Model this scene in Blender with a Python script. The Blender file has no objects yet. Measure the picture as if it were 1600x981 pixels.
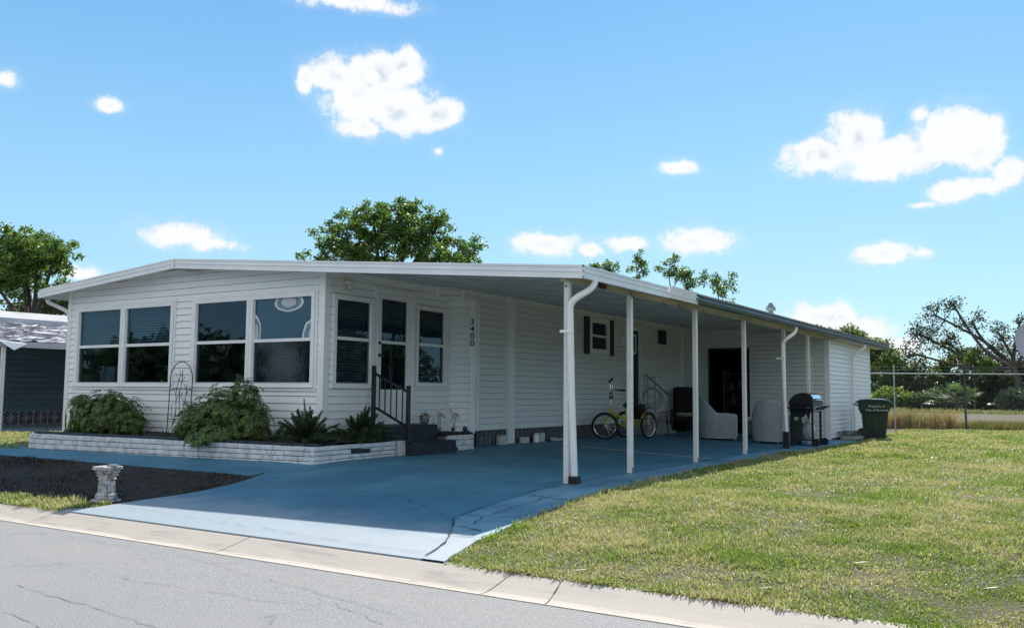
import bpy, math, random
import numpy as np
from mathutils import Vector, Matrix
random.seed(7); rng = np.random.default_rng(7)
SC = bpy.context.scene; COL = SC.collection
R = math.radians

# ------------------------------------------------------------------ camera
cam = bpy.data.cameras.new('camera'); camo = bpy.data.objects.new('camera', cam); COL.objects.link(camo)
r = Vector((0.84253, 0.53858, 0.008354)); u = Vector((0.040007, -0.078037, 0.996147)); f = Vector((-0.537157, 0.838953, 0.087296))
m = Matrix((r, u, -f)).transposed().to_4x4(); m.translation = Vector((0, 0, 1.17)); camo.matrix_world = m
cam.sensor_width = 36; cam.lens = 1403.85/1600*36; cam.clip_end = 3000; cam.clip_start = .05
SC.camera = camo
# ------------------------------------------------------------------ sun, sky, exposure
SUN_DIR = Vector((-0.62, 3.2, 2.9)).normalized()          # towards the sun
SUN_EL = math.asin(SUN_DIR.z); SUN_AZ = math.atan2(SUN_DIR.x, SUN_DIR.y)
sl = bpy.data.lights.new('sun', 'SUN'); sl.energy = 5.0; sl.angle = R(.5); sl.color = (1, .94, .85)
so = bpy.data.objects.new('sun', sl); COL.objects.link(so); so.rotation_euler = (-SUN_DIR).to_track_quat('-Z', 'Y').to_euler(); so.location = (0, 0, 40)
SC.view_settings.view_transform = 'Standard'; SC.view_settings.look = 'None'; SC.view_settings.gamma = 1
SC.view_settings.use_curve_mapping = False
SC.view_settings.exposure = 0.60
SKY_STRENGTH = .11
W = bpy.data.worlds.new('World'); SC.world = W; W.use_nodes = True

CLOUDS = [(-0.803, 0.3317, 0.0083, 0.0143), (-0.7738, 0.3386, 0.0282, 0.0182), (-0.7243, 0.3418, 0.0359, 0.0223), (-0.7449, 0.3127, 0.0392, 0.0232), (-0.702, 0.3083, 0.0396, 0.0241), (-0.6565, 0.3033, 0.0239, 0.0135), (-0.7407, 0.2874, 0.0227, 0.0108), (-0.6943, 0.35, 0.0188, 0.0171), (-0.2321, 0.2491, 0.032, 0.0157), (-0.1965, 0.2657, 0.0281, 0.0269), (-0.1598, 0.243, 0.039, 0.0216), (-0.1113, 0.257, 0.0317, 0.0278), (-0.0826, 0.2494, 0.0214, 0.0245), (-0.1355, 0.2816, 0.0084, 0.0075), (-0.1787, 0.2286, 0.0336, 0.0084), (-0.1042, 0.2049, 0.0206, 0.0094), (-0.0556, 0.218, 0.0131, 0.0122), (-0.0756, 0.2047, 0.0123, 0.0062), (-0.1716, 0.1453, 0.0242, 0.0085), (-0.1396, 0.1442, 0.0095, 0.0039), (-0.9267, 0.1608, 0.032, 0.0113), (-0.8995, 0.1538, 0.0194, 0.0054), (-0.3643, 0.1656, 0.0309, 0.0125), (-0.5342, 0.1647, 0.0287, 0.0106), (-0.4448, 0.1657, 0.0212, 0.0063), (-0.4804, 0.159, 0.0114, 0.0056), (-0.7475, 0.4126, 0.0431, 0.0063), (-0.2325, 0.0816, 0.0315, 0.0121), (-0.1983, 0.0662, 0.0294, 0.0133), (-0.168, 0.0513, 0.018, 0.0079), (-1.018, 0.1154, 0.0129, 0.0058), (-1.0963, 0.2965, 0.0077, 0.0071), (-1.0008, 0.2847, 0.0085, 0.0043), (-0.383, 0.2461, 0.014, 0.0055), (-0.137, 0.193, 0.0071, 0.0019), (-0.6544, 0.2652, 0.0043, 0.0041),
    (0.06, .3, .05, .03), (0.13, .29, .04, .02), (-1.35, .22, .06, .03), (-1.43, .23, .05, .02), (0.3, .14, .08, .03)]
# big unseen clouds added behind the camera to brighten the shaded front wall
for a_, e_, w_ in [(2.2, .35, 2.6), (2.75, .62, 3), (3.0, .28, 2.6), (-2.6, .45, 3), (-2.05, .32, 2.4), (1.5, .55, 1.6), (-1.75, .62, 1.8), (2.1, .9, 3), (-2.7, .95, 3), (-2.3, .75, 2.6), (1.7, .22, 1.6)]:
    for k_ in range(2): CLOUDS.append((a_+(k_-.5)*.16*w_, e_+.03*(k_ % 2), .1*w_, .06*w_))

class NT:
    def __init__(s, tree): s.t = tree; s.n = tree.nodes; s.l = tree.links
    def node(s, typ, **kw):
        n = s.n.new(typ)
        for k, v in kw.items(): setattr(n, k, v)
        return n
    def set(s, sock, v):
        if isinstance(v, bpy.types.NodeSocket): s.l.new(v, sock)
        else: sock.default_value = v
    def math(s, op, a, b=0.0, c=0.0, clamp=False):
        n = s.node('ShaderNodeMath', operation=op, use_clamp=clamp)
        s.set(n.inputs[0], a); s.set(n.inputs[1], b); s.set(n.inputs[2], c); return n.outputs[0]
    def vec(s, op, a, b=(0, 0, 0)):
        n = s.node('ShaderNodeVectorMath', operation=op); s.set(n.inputs[0], a); s.set(n.inputs[1], b)
        return n.outputs['Value'] if op in ('LENGTH', 'DOT_PRODUCT', 'DISTANCE') else n.outputs[0]
    def noise(s, vec, scale, detail=4, rough=.55, dist=0.0):
        n = s.node('ShaderNodeTexNoise'); s.set(n.inputs['Vector'], vec); n.inputs['Scale'].default_value = scale
        n.inputs['Detail'].default_value = detail; n.inputs['Roughness'].default_value = rough; n.inputs['Distortion'].default_value = dist
        return n.outputs['Fac']
    def smooth(s, v, a, b, lo=0.0, hi=1.0):
        n = s.node('ShaderNodeMapRange', interpolation_type='SMOOTHSTEP'); s.set(n.inputs[0], v)
        for i, q in enumerate((a, b, lo, hi)): s.set(n.inputs[i+1], q)
        return n.outputs[0]
    def mix(s, fac, a, b, blend='MIX'):
        n = s.node('ShaderNodeMix', data_type='RGBA', blend_type=blend); s.set(n.inputs[0], fac)
        for i, q in ((6, a), (7, b)):
            if not isinstance(q, bpy.types.NodeSocket): q = (*q[:3], 1)
            s.set(n.inputs[i], q)
        return n.outputs[2]

def build_world():
    nt = NT(W.node_tree); nt.n.clear()
    out = nt.node('ShaderNodeOutputWorld'); bg = nt.node('ShaderNodeBackground'); bg.inputs['Strength'].default_value = SKY_STRENGTH
    sky = nt.node('ShaderNodeTexSky', sky_type='NISHITA', sun_disc=False, sun_elevation=SUN_EL, sun_rotation=SUN_AZ)
    sky.altitude = 0; sky.air_density = 1.0; sky.dust_density = .35; sky.ozone_density = 2.4
    tc = nt.node('ShaderNodeTexCoord'); d = nt.vec('NORMALIZE', tc.outputs['Generated'])
    sx = nt.node('ShaderNodeSeparateXYZ'); nt.l.new(d, sx.inputs[0])
    az = nt.math('ARCTAN2', sx.outputs[0], sx.outputs[1]); el = nt.math('ARCSINE', sx.outputs[2])
    cx = nt.node('ShaderNodeCombineXYZ'); nt.l.new(az, cx.inputs[0]); nt.l.new(el, cx.inputs[1]); p0 = cx.outputs[0]
    acc = None
    for (a, e, ra, re) in CLOUDS:
        q = nt.vec('LENGTH', nt.vec('MULTIPLY', nt.vec('SUBTRACT', p0, (a, e, 0)), (1/ra, 1/re, 0)))
        q = nt.math('MULTIPLY', nt.math('SUBTRACT', 1.0, q), min(1.6, math.sqrt(re/.02)))     # smaller puffs carry less depth
        acc = q if acc is None else nt.math('SMOOTH_MAX', acc, q, .12)
    n1 = nt.noise(d, 44, 8, .64, .15); n2 = nt.noise(d, 13, 3, .5)
    dens = nt.math('ADD', acc, nt.math('ADD', nt.math('MULTIPLY', nt.math('SUBTRACT', n1, .5), 1.9), nt.math('MULTIPLY', nt.math('SUBTRACT', n2, .5), .9)))
    near = nt.smooth(acc, -1.3, -.4)
    dens = nt.math('ADD', dens, .44)
    alpha = nt.math('MULTIPLY', nt.math('MAXIMUM', nt.smooth(dens, .0, .62), nt.math('MULTIPLY', nt.smooth(dens, -.5, .4), .14)), near)
    # puffs: denser middle and underside greyer
    n3 = nt.noise(nt.vec('ADD', d, (0, 0, .02)), 9, 5, .55); n4 = nt.noise(d, 9, 5, .55)
    rel = nt.math('MULTIPLY', nt.math('SUBTRACT', n3, n4), 5.0)
    sh = nt.math('MULTIPLY', nt.smooth(dens, .85, 1.55), nt.smooth(nt.math('ADD', n2, rel), .36, .62))
    ccol = nt.mix(sh, (5.85, 5.95, 6.0), (4.1, 4.65, 5.3))
    tint = nt.mix(1.0, sky.outputs[0], (0.80, 1.06, 1.10), 'MULTIPLY')
    veil = nt.math('MULTIPLY', nt.smooth(nt.noise(nt.vec('MULTIPLY', d, (1, 1, 2.4)), 2.6, 4, .5), .42, .8), .16)
    base = nt.mix(veil, tint, (4.9, 5.6, 6.1))
    rp = nt.node('ShaderNodeValToRGB'); nt.l.new(nt.math('MULTIPLY', el, 1.6), rp.inputs[0]); e = rp.color_ramp.elements
    e[0].position = 0; e[0].color = (3.15, 4.6, 5.45, 1); e[1].position = 1; e[1].color = (.62, 1.8, 3.8, 1)
    for p_, c_ in ((.18, (2.65, 4.35, 5.65, 1)), (.40, (1.85, 3.75, 5.6, 1)), (.66, (1.1, 2.85, 5.2, 1))): k = e.new(p_); k.color = c_
    base = nt.mix(.8, base, rp.outputs[0])
    colr = nt.mix(alpha, base, ccol)
    nt.l.new(colr, bg.inputs['Color']); nt.l.new(bg.outputs[0], out.inputs['Surface'])
build_world()

# ------------------------------------------------------------------ materials
MATS = {}
def mat(name, col, rough=.6, var=0.0, vscale=3.0, bump=0.0, bscale=40.0, metal=0.0, spec=.5, col2=None, trans=None, island=0.0, stretch=(1, 1, 1), coat=0):
    if name in MATS: return MATS[name]
    M = bpy.data.materials.new(name); M.use_nodes = True; nt = NT(M.node_tree)
    b = nt.n['Principled BSDF']; b.inputs['Roughness'].default_value = rough; b.inputs['Metallic'].default_value = metal
    b.inputs['Specular IOR Level'].default_value = spec; b.inputs['Coat Weight'].default_value = coat
    geo = nt.node('ShaderNodeNewGeometry'); P = geo.outputs['Position']
    if stretch != (1, 1, 1): P = nt.vec('MULTIPLY', P, stretch)
    c = (*col, 1)
    if var > 0:
        n = nt.noise(P, vscale, 5, .6)
        c2 = col2 or tuple(q*(1-var) for q in col)
        c = nt.mix(nt.smooth(n, .3, .7), col, c2)
    if island > 0:
        rnd = geo.outputs['Random Per Island']
        c = nt.mix(1.0, c, nt.mix(rnd, (1-island,)*3, (1+island,)*3), 'MULTIPLY')
    nt.set(b.inputs['Base Color'], c)
    if bump > 0:
        bn = nt.node('ShaderNodeBump'); bn.inputs['Distance'].default_value = bump; bn.inputs['Strength'].default_value = 1
        nt.l.new(nt.noise(P, bscale, 4, .6), bn.inputs['Height']); nt.l.new(bn.outputs[0], b.inputs['Normal'])
    if trans:
        tr = nt.node('ShaderNodeBsdfTranslucent'); ms = nt.node('ShaderNodeMixShader'); ms.inputs[0].default_value = trans
        tc = nt.mix(1.0, c, (1.25, 1.35, .55), 'MULTIPLY'); nt.l.new(tc, tr.inputs[0])
        o = nt.n['Material Output']; nt.l.new(b.outputs[0], ms.inputs[1]); nt.l.new(tr.outputs[0], ms.inputs[2]); nt.l.new(ms.outputs[0], o.inputs['Surface'])
    MATS[name] = M; return M

def white_siding(nm='vinyl_siding', a=(.86, .875, .88), b_=(.72, .74, .74), d_=(.50, .51, .49)):
    M = mat(nm, a, .42)
    nt = NT(M.node_tree); b = nt.n['Principled BSDF']; geo = nt.node('ShaderNodeNewGeometry'); P = geo.outputs['Position']
    streak = nt.noise(nt.vec('MULTIPLY', P, (3, 3, .5)), 1.6, 5, .6); spot = nt.noise(P, 24, 4, .6)
    c = nt.mix(nt.smooth(streak, .45, .8, 0, .5), a, b_)
    c = nt.mix(nt.smooth(spot, .66, .8, 0, .35), c, d_)
    nt.l.new(c, b.inputs['Base Color'])
    bn = nt.node('ShaderNodeBump'); bn.inputs['Distance'].default_value = .0015; nt.l.new(nt.noise(nt.vec('MULTIPLY', P, (.6, .6, 9)), 5, 3, .5), bn.inputs['Height']); nt.l.new(bn.outputs[0], b.inputs['Normal'])
    return M
SIDING = white_siding()
SIDING_SHADE = white_siding('shade_toned_siding', (.74, .75, .74), (.61, .62, .60), (.45, .45, .43))  # carport shade painted into a darker copy of the siding colour
TRIM = mat('white_trim', (.88, .88, .88), .38, .08, 2.5, .0008, 12)
FASCIA = mat('white_aluminium_fascia', (.84, .85, .86), .3, .1, 1.4, .0006, 8)
POSTM = mat('white_post_paint', (.80, .80, .78), .4, .25, 6, .0006, 30, col2=(.70, .69, .65))
GUTM = mat('weathered_blue_grey_gutter', (.06, .11, .155), .4, .5, 1.5, metal=.2, col2=(.03, .06, .085))
BEAM = mat('cream_beam', (.62, .58, .50), .5, .35, 2.2, .0006, 20, col2=(.44, .42, .36))
BLACK = mat('black_paint', (.012, .013, .016), .45, .3, 8, .0006, 60)
BLACKP = mat('black_step_paint', (.008, .012, .022), .6, .4, 5, .001, 60, col2=(.02, .026, .036))
GREYM = mat('grey_metal', (.30, .33, .35), .4, .2, 6, metal=.5)
CHROME = mat('chrome', (.75, .75, .75), .18, metal=1)
RUBBER = mat('tyre_rubber', (.012, .012, .013), .8)
YELLOW = mat('yellow_bike_paint', (.56, .55, .03), .35, .15, 9)
WICKER = mat('white_wicker', (.44, .47, .50), .6, .12, 5)
GREEN_BIN = mat('dark_green_plastic', (.008, .032, .021), .38, .25, 3, .0008, 50)
SOIL = mat('dark_mulch', (.016, .017, .02), .95, .6, 9, .012, 45, col2=(.03, .026, .022))
BARK = mat('grey_bark', (.11, .095, .08), .9, .5, 5, .02, 20, stretch=(1, 1, .3))
CONC = mat('grey_concrete', (.34, .33, .31), .85, .35, 3, .003, 60)
DARKIN = mat('dark_interior', (.015, .016, .018), .9)
DARKDOOR = mat('dark_navy_door_paint', (.010, .018, .034), .5, .2, 4)
SHUT = mat('dark_teal_shutter', (.012, .03, .045), .5, .2, 8)
BLIND = mat('white_blind', (.36, .39, .41), .6)
BLUEG = mat('blue_gazing_glass', (.01, .03, .16), .12, coat=1)
PINK = mat('pink_enamel', (.68, .44, .40), .45, .3, 12, col2=(.75, .66, .60))
ORANGE = mat('rust_orange', (.45, .10, .04), .6)
STONE = mat('whitewashed_cast_stone', (.60, .59, .57), .8, .55, 18, .006, 50, col2=(.15, .155, .16))
WHITEBLK = mat('white_painted_block', (.62, .63, .62), .75, .3, 10, .004, 60)

def glass_mat():
    M = bpy.data.materials.new('window_glass'); M.use_nodes = True; nt = NT(M.node_tree); nt.n.remove(nt.n['Principled BSDF'])
    t = nt.node('ShaderNodeBsdfTransparent'); t.inputs[0].default_value = (.55, .64, .70, 1)
    g = nt.node('ShaderNodeBsdfGlossy'); g.inputs['Roughness'].default_value = .015; g.inputs['Color'].default_value = (.66, .86, 1, 1)
    fr = nt.node('ShaderNodeFresnel'); fr.inputs[0].default_value = 1.55
    geo = nt.node('ShaderNodeNewGeometry'); bn = nt.node('ShaderNodeBump'); bn.inputs['Distance'].default_value = .0025; bn.inputs['Strength'].default_value = .5
    nt.l.new(nt.noise(geo.outputs['Position'], 2.6, 2, .5), bn.inputs['Height']); nt.l.new(bn.outputs[0], g.inputs['Normal']); 
    fac = nt.math('MULTIPLY', fr.outputs[0], nt.math('SUBTRACT', 1.0, geo.outputs['Backfacing']))
    ms = nt.node('ShaderNodeMixShader'); nt.l.new(fac, ms.inputs[0]); nt.l.new(t.outputs[0], ms.inputs[1]); nt.l.new(g.outputs[0], ms.inputs[2])
    nt.l.new(ms.outputs[0], nt.n['Material Output'].inputs['Surface']); return M
GLASS = glass_mat()

def ring_mat(name, upper):  # window reflection painted as pale rings
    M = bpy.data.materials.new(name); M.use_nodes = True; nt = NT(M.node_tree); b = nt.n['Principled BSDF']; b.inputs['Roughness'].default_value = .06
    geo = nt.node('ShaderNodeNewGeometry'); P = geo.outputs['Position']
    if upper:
        # three agate-like blobs of the reflection painted on the upper sash: position across, height, radii
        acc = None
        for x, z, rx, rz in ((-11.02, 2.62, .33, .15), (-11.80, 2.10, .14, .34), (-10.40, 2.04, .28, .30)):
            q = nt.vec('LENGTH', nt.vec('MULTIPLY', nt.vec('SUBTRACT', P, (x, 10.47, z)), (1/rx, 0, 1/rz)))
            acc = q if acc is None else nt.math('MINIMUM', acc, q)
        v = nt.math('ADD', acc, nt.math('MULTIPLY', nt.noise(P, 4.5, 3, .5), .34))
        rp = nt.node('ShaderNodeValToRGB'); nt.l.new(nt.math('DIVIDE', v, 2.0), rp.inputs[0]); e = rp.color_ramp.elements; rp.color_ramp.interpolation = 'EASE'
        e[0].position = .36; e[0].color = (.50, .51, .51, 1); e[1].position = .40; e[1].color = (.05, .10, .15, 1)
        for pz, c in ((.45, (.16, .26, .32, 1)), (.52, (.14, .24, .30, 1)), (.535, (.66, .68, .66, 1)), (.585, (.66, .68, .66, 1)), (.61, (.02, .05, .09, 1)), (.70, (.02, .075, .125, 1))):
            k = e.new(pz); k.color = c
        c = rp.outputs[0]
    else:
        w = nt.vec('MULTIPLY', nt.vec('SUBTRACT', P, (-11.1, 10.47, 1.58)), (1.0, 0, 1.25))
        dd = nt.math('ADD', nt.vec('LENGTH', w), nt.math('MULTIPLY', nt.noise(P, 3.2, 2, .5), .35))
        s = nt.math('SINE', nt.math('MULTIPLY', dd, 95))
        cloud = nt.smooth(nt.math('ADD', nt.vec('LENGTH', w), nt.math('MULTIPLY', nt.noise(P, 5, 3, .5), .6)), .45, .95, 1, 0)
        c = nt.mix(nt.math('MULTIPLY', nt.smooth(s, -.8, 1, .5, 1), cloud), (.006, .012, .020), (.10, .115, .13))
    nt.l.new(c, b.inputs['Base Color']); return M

# ------------------------------------------------------------------ mesh builder
def loc_of(p):
    v = Vector((0, 0, 0))
    while p: v = v + Vector(p.location); p = p.parent
    return v
class MB:
    def __init__(s): s.v = []; s.f = []
    def add(s, vs, fs):
        o = len(s.v); s.v += [tuple(q) for q in vs]; s.f += [tuple(i+o for i in q) for q in fs]; return s
    def box(s, a, b, ch=0.0):
        x0, y0, z0 = [min(a[i], b[i]) for i in range(3)]; x1, y1, z1 = [max(a[i], b[i]) for i in range(3)]
        if ch <= 0:
            return s.add([(x0, y0, z0), (x1, y0, z0), (x1, y1, z0), (x0, y1, z0), (x0, y0, z1), (x1, y0, z1), (x1, y1, z1), (x0, y1, z1)],
                     [(0, 3, 2, 1), (4, 5, 6, 7), (0, 1, 5, 4), (1, 2, 6, 5), (2, 3, 7, 6), (3, 0, 4, 7)])
        c = ch; pr = lambda q, z: [(x0+q+c, y0+q, z), (x1-q-c, y0+q, z), (x1-q, y0+q+c, z), (x1-q, y1-q-c, z), (x1-q-c, y1-q, z), (x0+q+c, y1-q, z), (x0+q, y1-q-c, z), (x0+q, y0+q+c, z)]
        vs = pr(c*.6, z0)+pr(0, z0+c)+pr(0, z1-c)+pr(c*.6, z1); fs = [tuple(range(7, -1, -1)), tuple(range(24, 32))]
        for L in range(3): fs += [(L*8+i, L*8+(i+1) % 8, L*8+8+(i+1) % 8, L*8+8+i) for i in range(8)]
        return s.add(vs, fs)
    def obox(s, c, size, rz=0.0, rx=0.0, ry=0.0, ch=0.0):
        t = MB(); h = [q/2 for q in size]; t.box((-h[0], -h[1], -h[2]), h, ch)
        M = Matrix.Translation(c) @ Matrix.Rotation(rz, 4, 'Z') @ Matrix.Rotation(ry, 4, 'Y') @ Matrix.Rotation(rx, 4, 'X')
        return s.add([M @ Vector(q) for q in t.v], t.f)
    def tube(s, pts, rad, n=8, caps=True, sc=(1, 1)):
        pts = [Vector(q) for q in pts]; N = len(pts)
        rr = rad if isinstance(rad, (list, tuple)) else [rad]*N
        vs = []; prev = None
        for i, p in enumerate(pts):
            t = (pts[min(i+1, N-1)]-pts[max(i-1, 0)]).normalized()
            if prev is None:
                a = Vector((0, 0, 1)) if abs(t.z) < .9 else Vector((1, 0, 0)); x = t.cross(a).normalized()
            else: x = (prev-t*prev.dot(t)).normalized()
            y = t.cross(x); prev = x
            for k in range(n):
                w = 2*math.pi*(k+.5)/n; vs.append(p+(x*math.cos(w)*sc[0]+y*math.sin(w)*sc[1])*rr[i])
        fs = [(i*n+k, i*n+(k+1) % n, (i+1)*n+(k+1) % n, (i+1)*n+k) for i in range(N-1) for k in range(n)]
        if caps: fs += [tuple(range(n-1, -1, -1)), tuple(range((N-1)*n, N*n))]
        return s.add(vs, fs)
    def lathe(s, prof, c, n=20, axis='Z', caps=True):
        vs = []
        for (rd, h) in prof:
            for k in range(n):
                w = 2*math.pi*k/n; a, b = rd*math.cos(w), rd*math.sin(w)
                vs.append((c[0]+a, c[1]+b, c[2]+h) if axis == 'Z' else ((c[0]+h, c[1]+a, c[2]+b) if axis == 'X' else (c[0]+a, c[1]+h, c[2]+b)))
        N = len(prof); fs = [(i*n+k, i*n+(k+1) % n, (i+1)*n+(k+1) % n, (i+1)*n+k) for i in range(N-1) for k in range(n)]
        if caps: fs += [tuple(range(n-1, -1, -1)), tuple(range((N-1)*n, N*n))]
        return s.add(vs, fs)
    def extr(s, poly, axis, a, b):
        """polygon in the plane across axis, pulled from a to b (x: poly=(y,z), y: poly=(x,z), z: poly=(x,y))"""
        mk = {'x': lambda p, q: (q, p[0], p[1]), 'y': lambda p, q: (p[0], q, p[1]), 'z': lambda p, q: (p[0], p[1], q)}[axis]
        n = len(poly); vs = [mk(p, a) for p in poly]+[mk(p, b) for p in poly]
        return s.add(vs, [tuple(range(n-1, -1, -1)), tuple(range(n, 2*n))]+[(i, (i+1) % n, n+(i+1) % n, n+i) for i in range(n)])
    def xf(s, M):
        s.v = [tuple(M @ Vector(q)) for q in s.v]
        if M.to_3x3().determinant() < 0: s.f = [tuple(reversed(q)) for q in s.f]
        return s
    def build(s, name, mt, parent=None, smooth=False, kind=None, label=None):
        me = bpy.data.meshes.new(name); o3 = loc_of(parent) if parent else Vector((0, 0, 0))
        me.from_pydata([(q[0]-o3.x, q[1]-o3.y, q[2]-o3.z) for q in s.v], [], s.f); me.update()
        me.materials.append(mt)
        if smooth:
            me.polygons.foreach_set('use_smooth', [True]*len(me.polygons))
            try: me.set_sharp_from_angle(angle=R(38))
            except Exception: pass
        o = bpy.data.objects.new(name, me); COL.objects.link(o)
        if parent: o.parent = parent
        if kind: o['kind'] = kind
        if label: o['label'] = label
        return o
def np_mesh(name, V, F, mt, parent=None, nper=4, smooth=False):
    me = bpy.data.meshes.new(name); V = np.asarray(V, np.float32).reshape(-1, 3)
    if parent: V = V-np.array(loc_of(parent), np.float32)
    F = np.asarray(F, np.int32).reshape(-1, nper)
    me.vertices.add(len(V)); me.vertices.foreach_set('co', V.ravel()); me.loops.add(F.size); me.loops.foreach_set('vertex_index', F.ravel())
    me.polygons.add(len(F)); me.polygons.foreach_set('loop_start', np.arange(0, F.size, nper, dtype=np.int32))
    me.update(calc_edges=True); me.materials.append(mt)
    if smooth: me.polygons.foreach_set('use_smooth', np.ones(len(F), bool))
    o = bpy.data.objects.new(name, me); COL.objects.link(o)
    if parent: o.parent = parent
    return o
def tag(o, label, cat, group=None, kind=None):
    o['label'] = label; o['category'] = cat
    if group: o['group'] = group
    if kind: o['kind'] = kind
    return o
def thing(name, label, cat, loc, group=None):
    o = bpy.data.objects.new(name, None); COL.objects.link(o); o.location = loc; o.empty_display_size = .2
    return tag(o, label, cat, group)

def each(name, mb, mt, parent, smooth=False):
    """every connected piece of mb becomes a part of its own"""
    par = list(range(len(mb.v)))
    def find(a):
        while par[a] != a: par[a] = par[par[a]]; a = par[a]
        return a
    for f_ in mb.f:
        for q in f_[1:]: par[find(q)] = find(f_[0])
    groups = {}
    for f_ in mb.f: groups.setdefault(find(f_[0]), []).append(f_)
    for fs in groups.values():
        ids = sorted({i for q in fs for i in q}); mp = {i: k for k, i in enumerate(ids)}
        MB().add([mb.v[i] for i in ids], [tuple(mp[i] for i in q) for q in fs]).build(name, mt, parent, smooth)

# ------------------------------------------------------------------ ground
def zg(x, y):
    t = min(max((y-5.85)/3.75, 0), 1); c = .15*min(max((-5.7-x)/4.2, 0), 1)*min(max((34-y)/5, 0), 1); return -.19*(1-t)+c*t
def interp(tab, y): return float(np.interp(y, [a for a, b in tab], [b for a, b in tab]))
XR = [(5.85, -4.38), (6.6, -4.60), (7.2, -4.68), (8.2, -4.83), (9.4, -4.86), (11.5, -5.04), (14, -5.2), (17.5, -5.24), (21.7, -5.06), (24.6, -5.0), (26, -5.3)]
XL = [(5.85, -9.75), (6.1, -9.48), (6.5, -9.38), (7.2, -9.16), (7.8, -9.18), (8.5, -9.38), (8.75, -9.6)]
def sheet(name, ys, fl, fr, nx, zoff, mt, label=None, parent=None):
    V = []; F = []
    for y in ys:
        a, b = fl(y), fr(y)
        for i in range(nx+1):
            x = a+(b-a)*i/nx; V.append((x, y, zg(x, y)+zoff))
    for j in range(len(ys)-1):
        for i in range(nx): k = j*(nx+1)+i; F.append((k, k+1, k+nx+2, k+nx+1))
    # turned-down edge so that the sheet has thickness
    n = len(V); E = [(i, 0) for i in range(nx+1)]
    mb = MB(); mb.v = V; mb.f = F
    rowf = list(range(nx+1)); right = [j*(nx+1)+nx for j in range(len(ys))]; left = [j*(nx+1) for j in range(len(ys))]
    for line in (rowf, right, left[::-1]):
        o = len(mb.v); mb.v += [(V[i][0], V[i][1], V[i][2]-.06) for i in line]
        mb.f += [(line[i], o+i, o+i+1, line[i+1]) for i in range(len(line)-1)]
    return mb.build(name, mt, parent, kind='structure')

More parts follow.
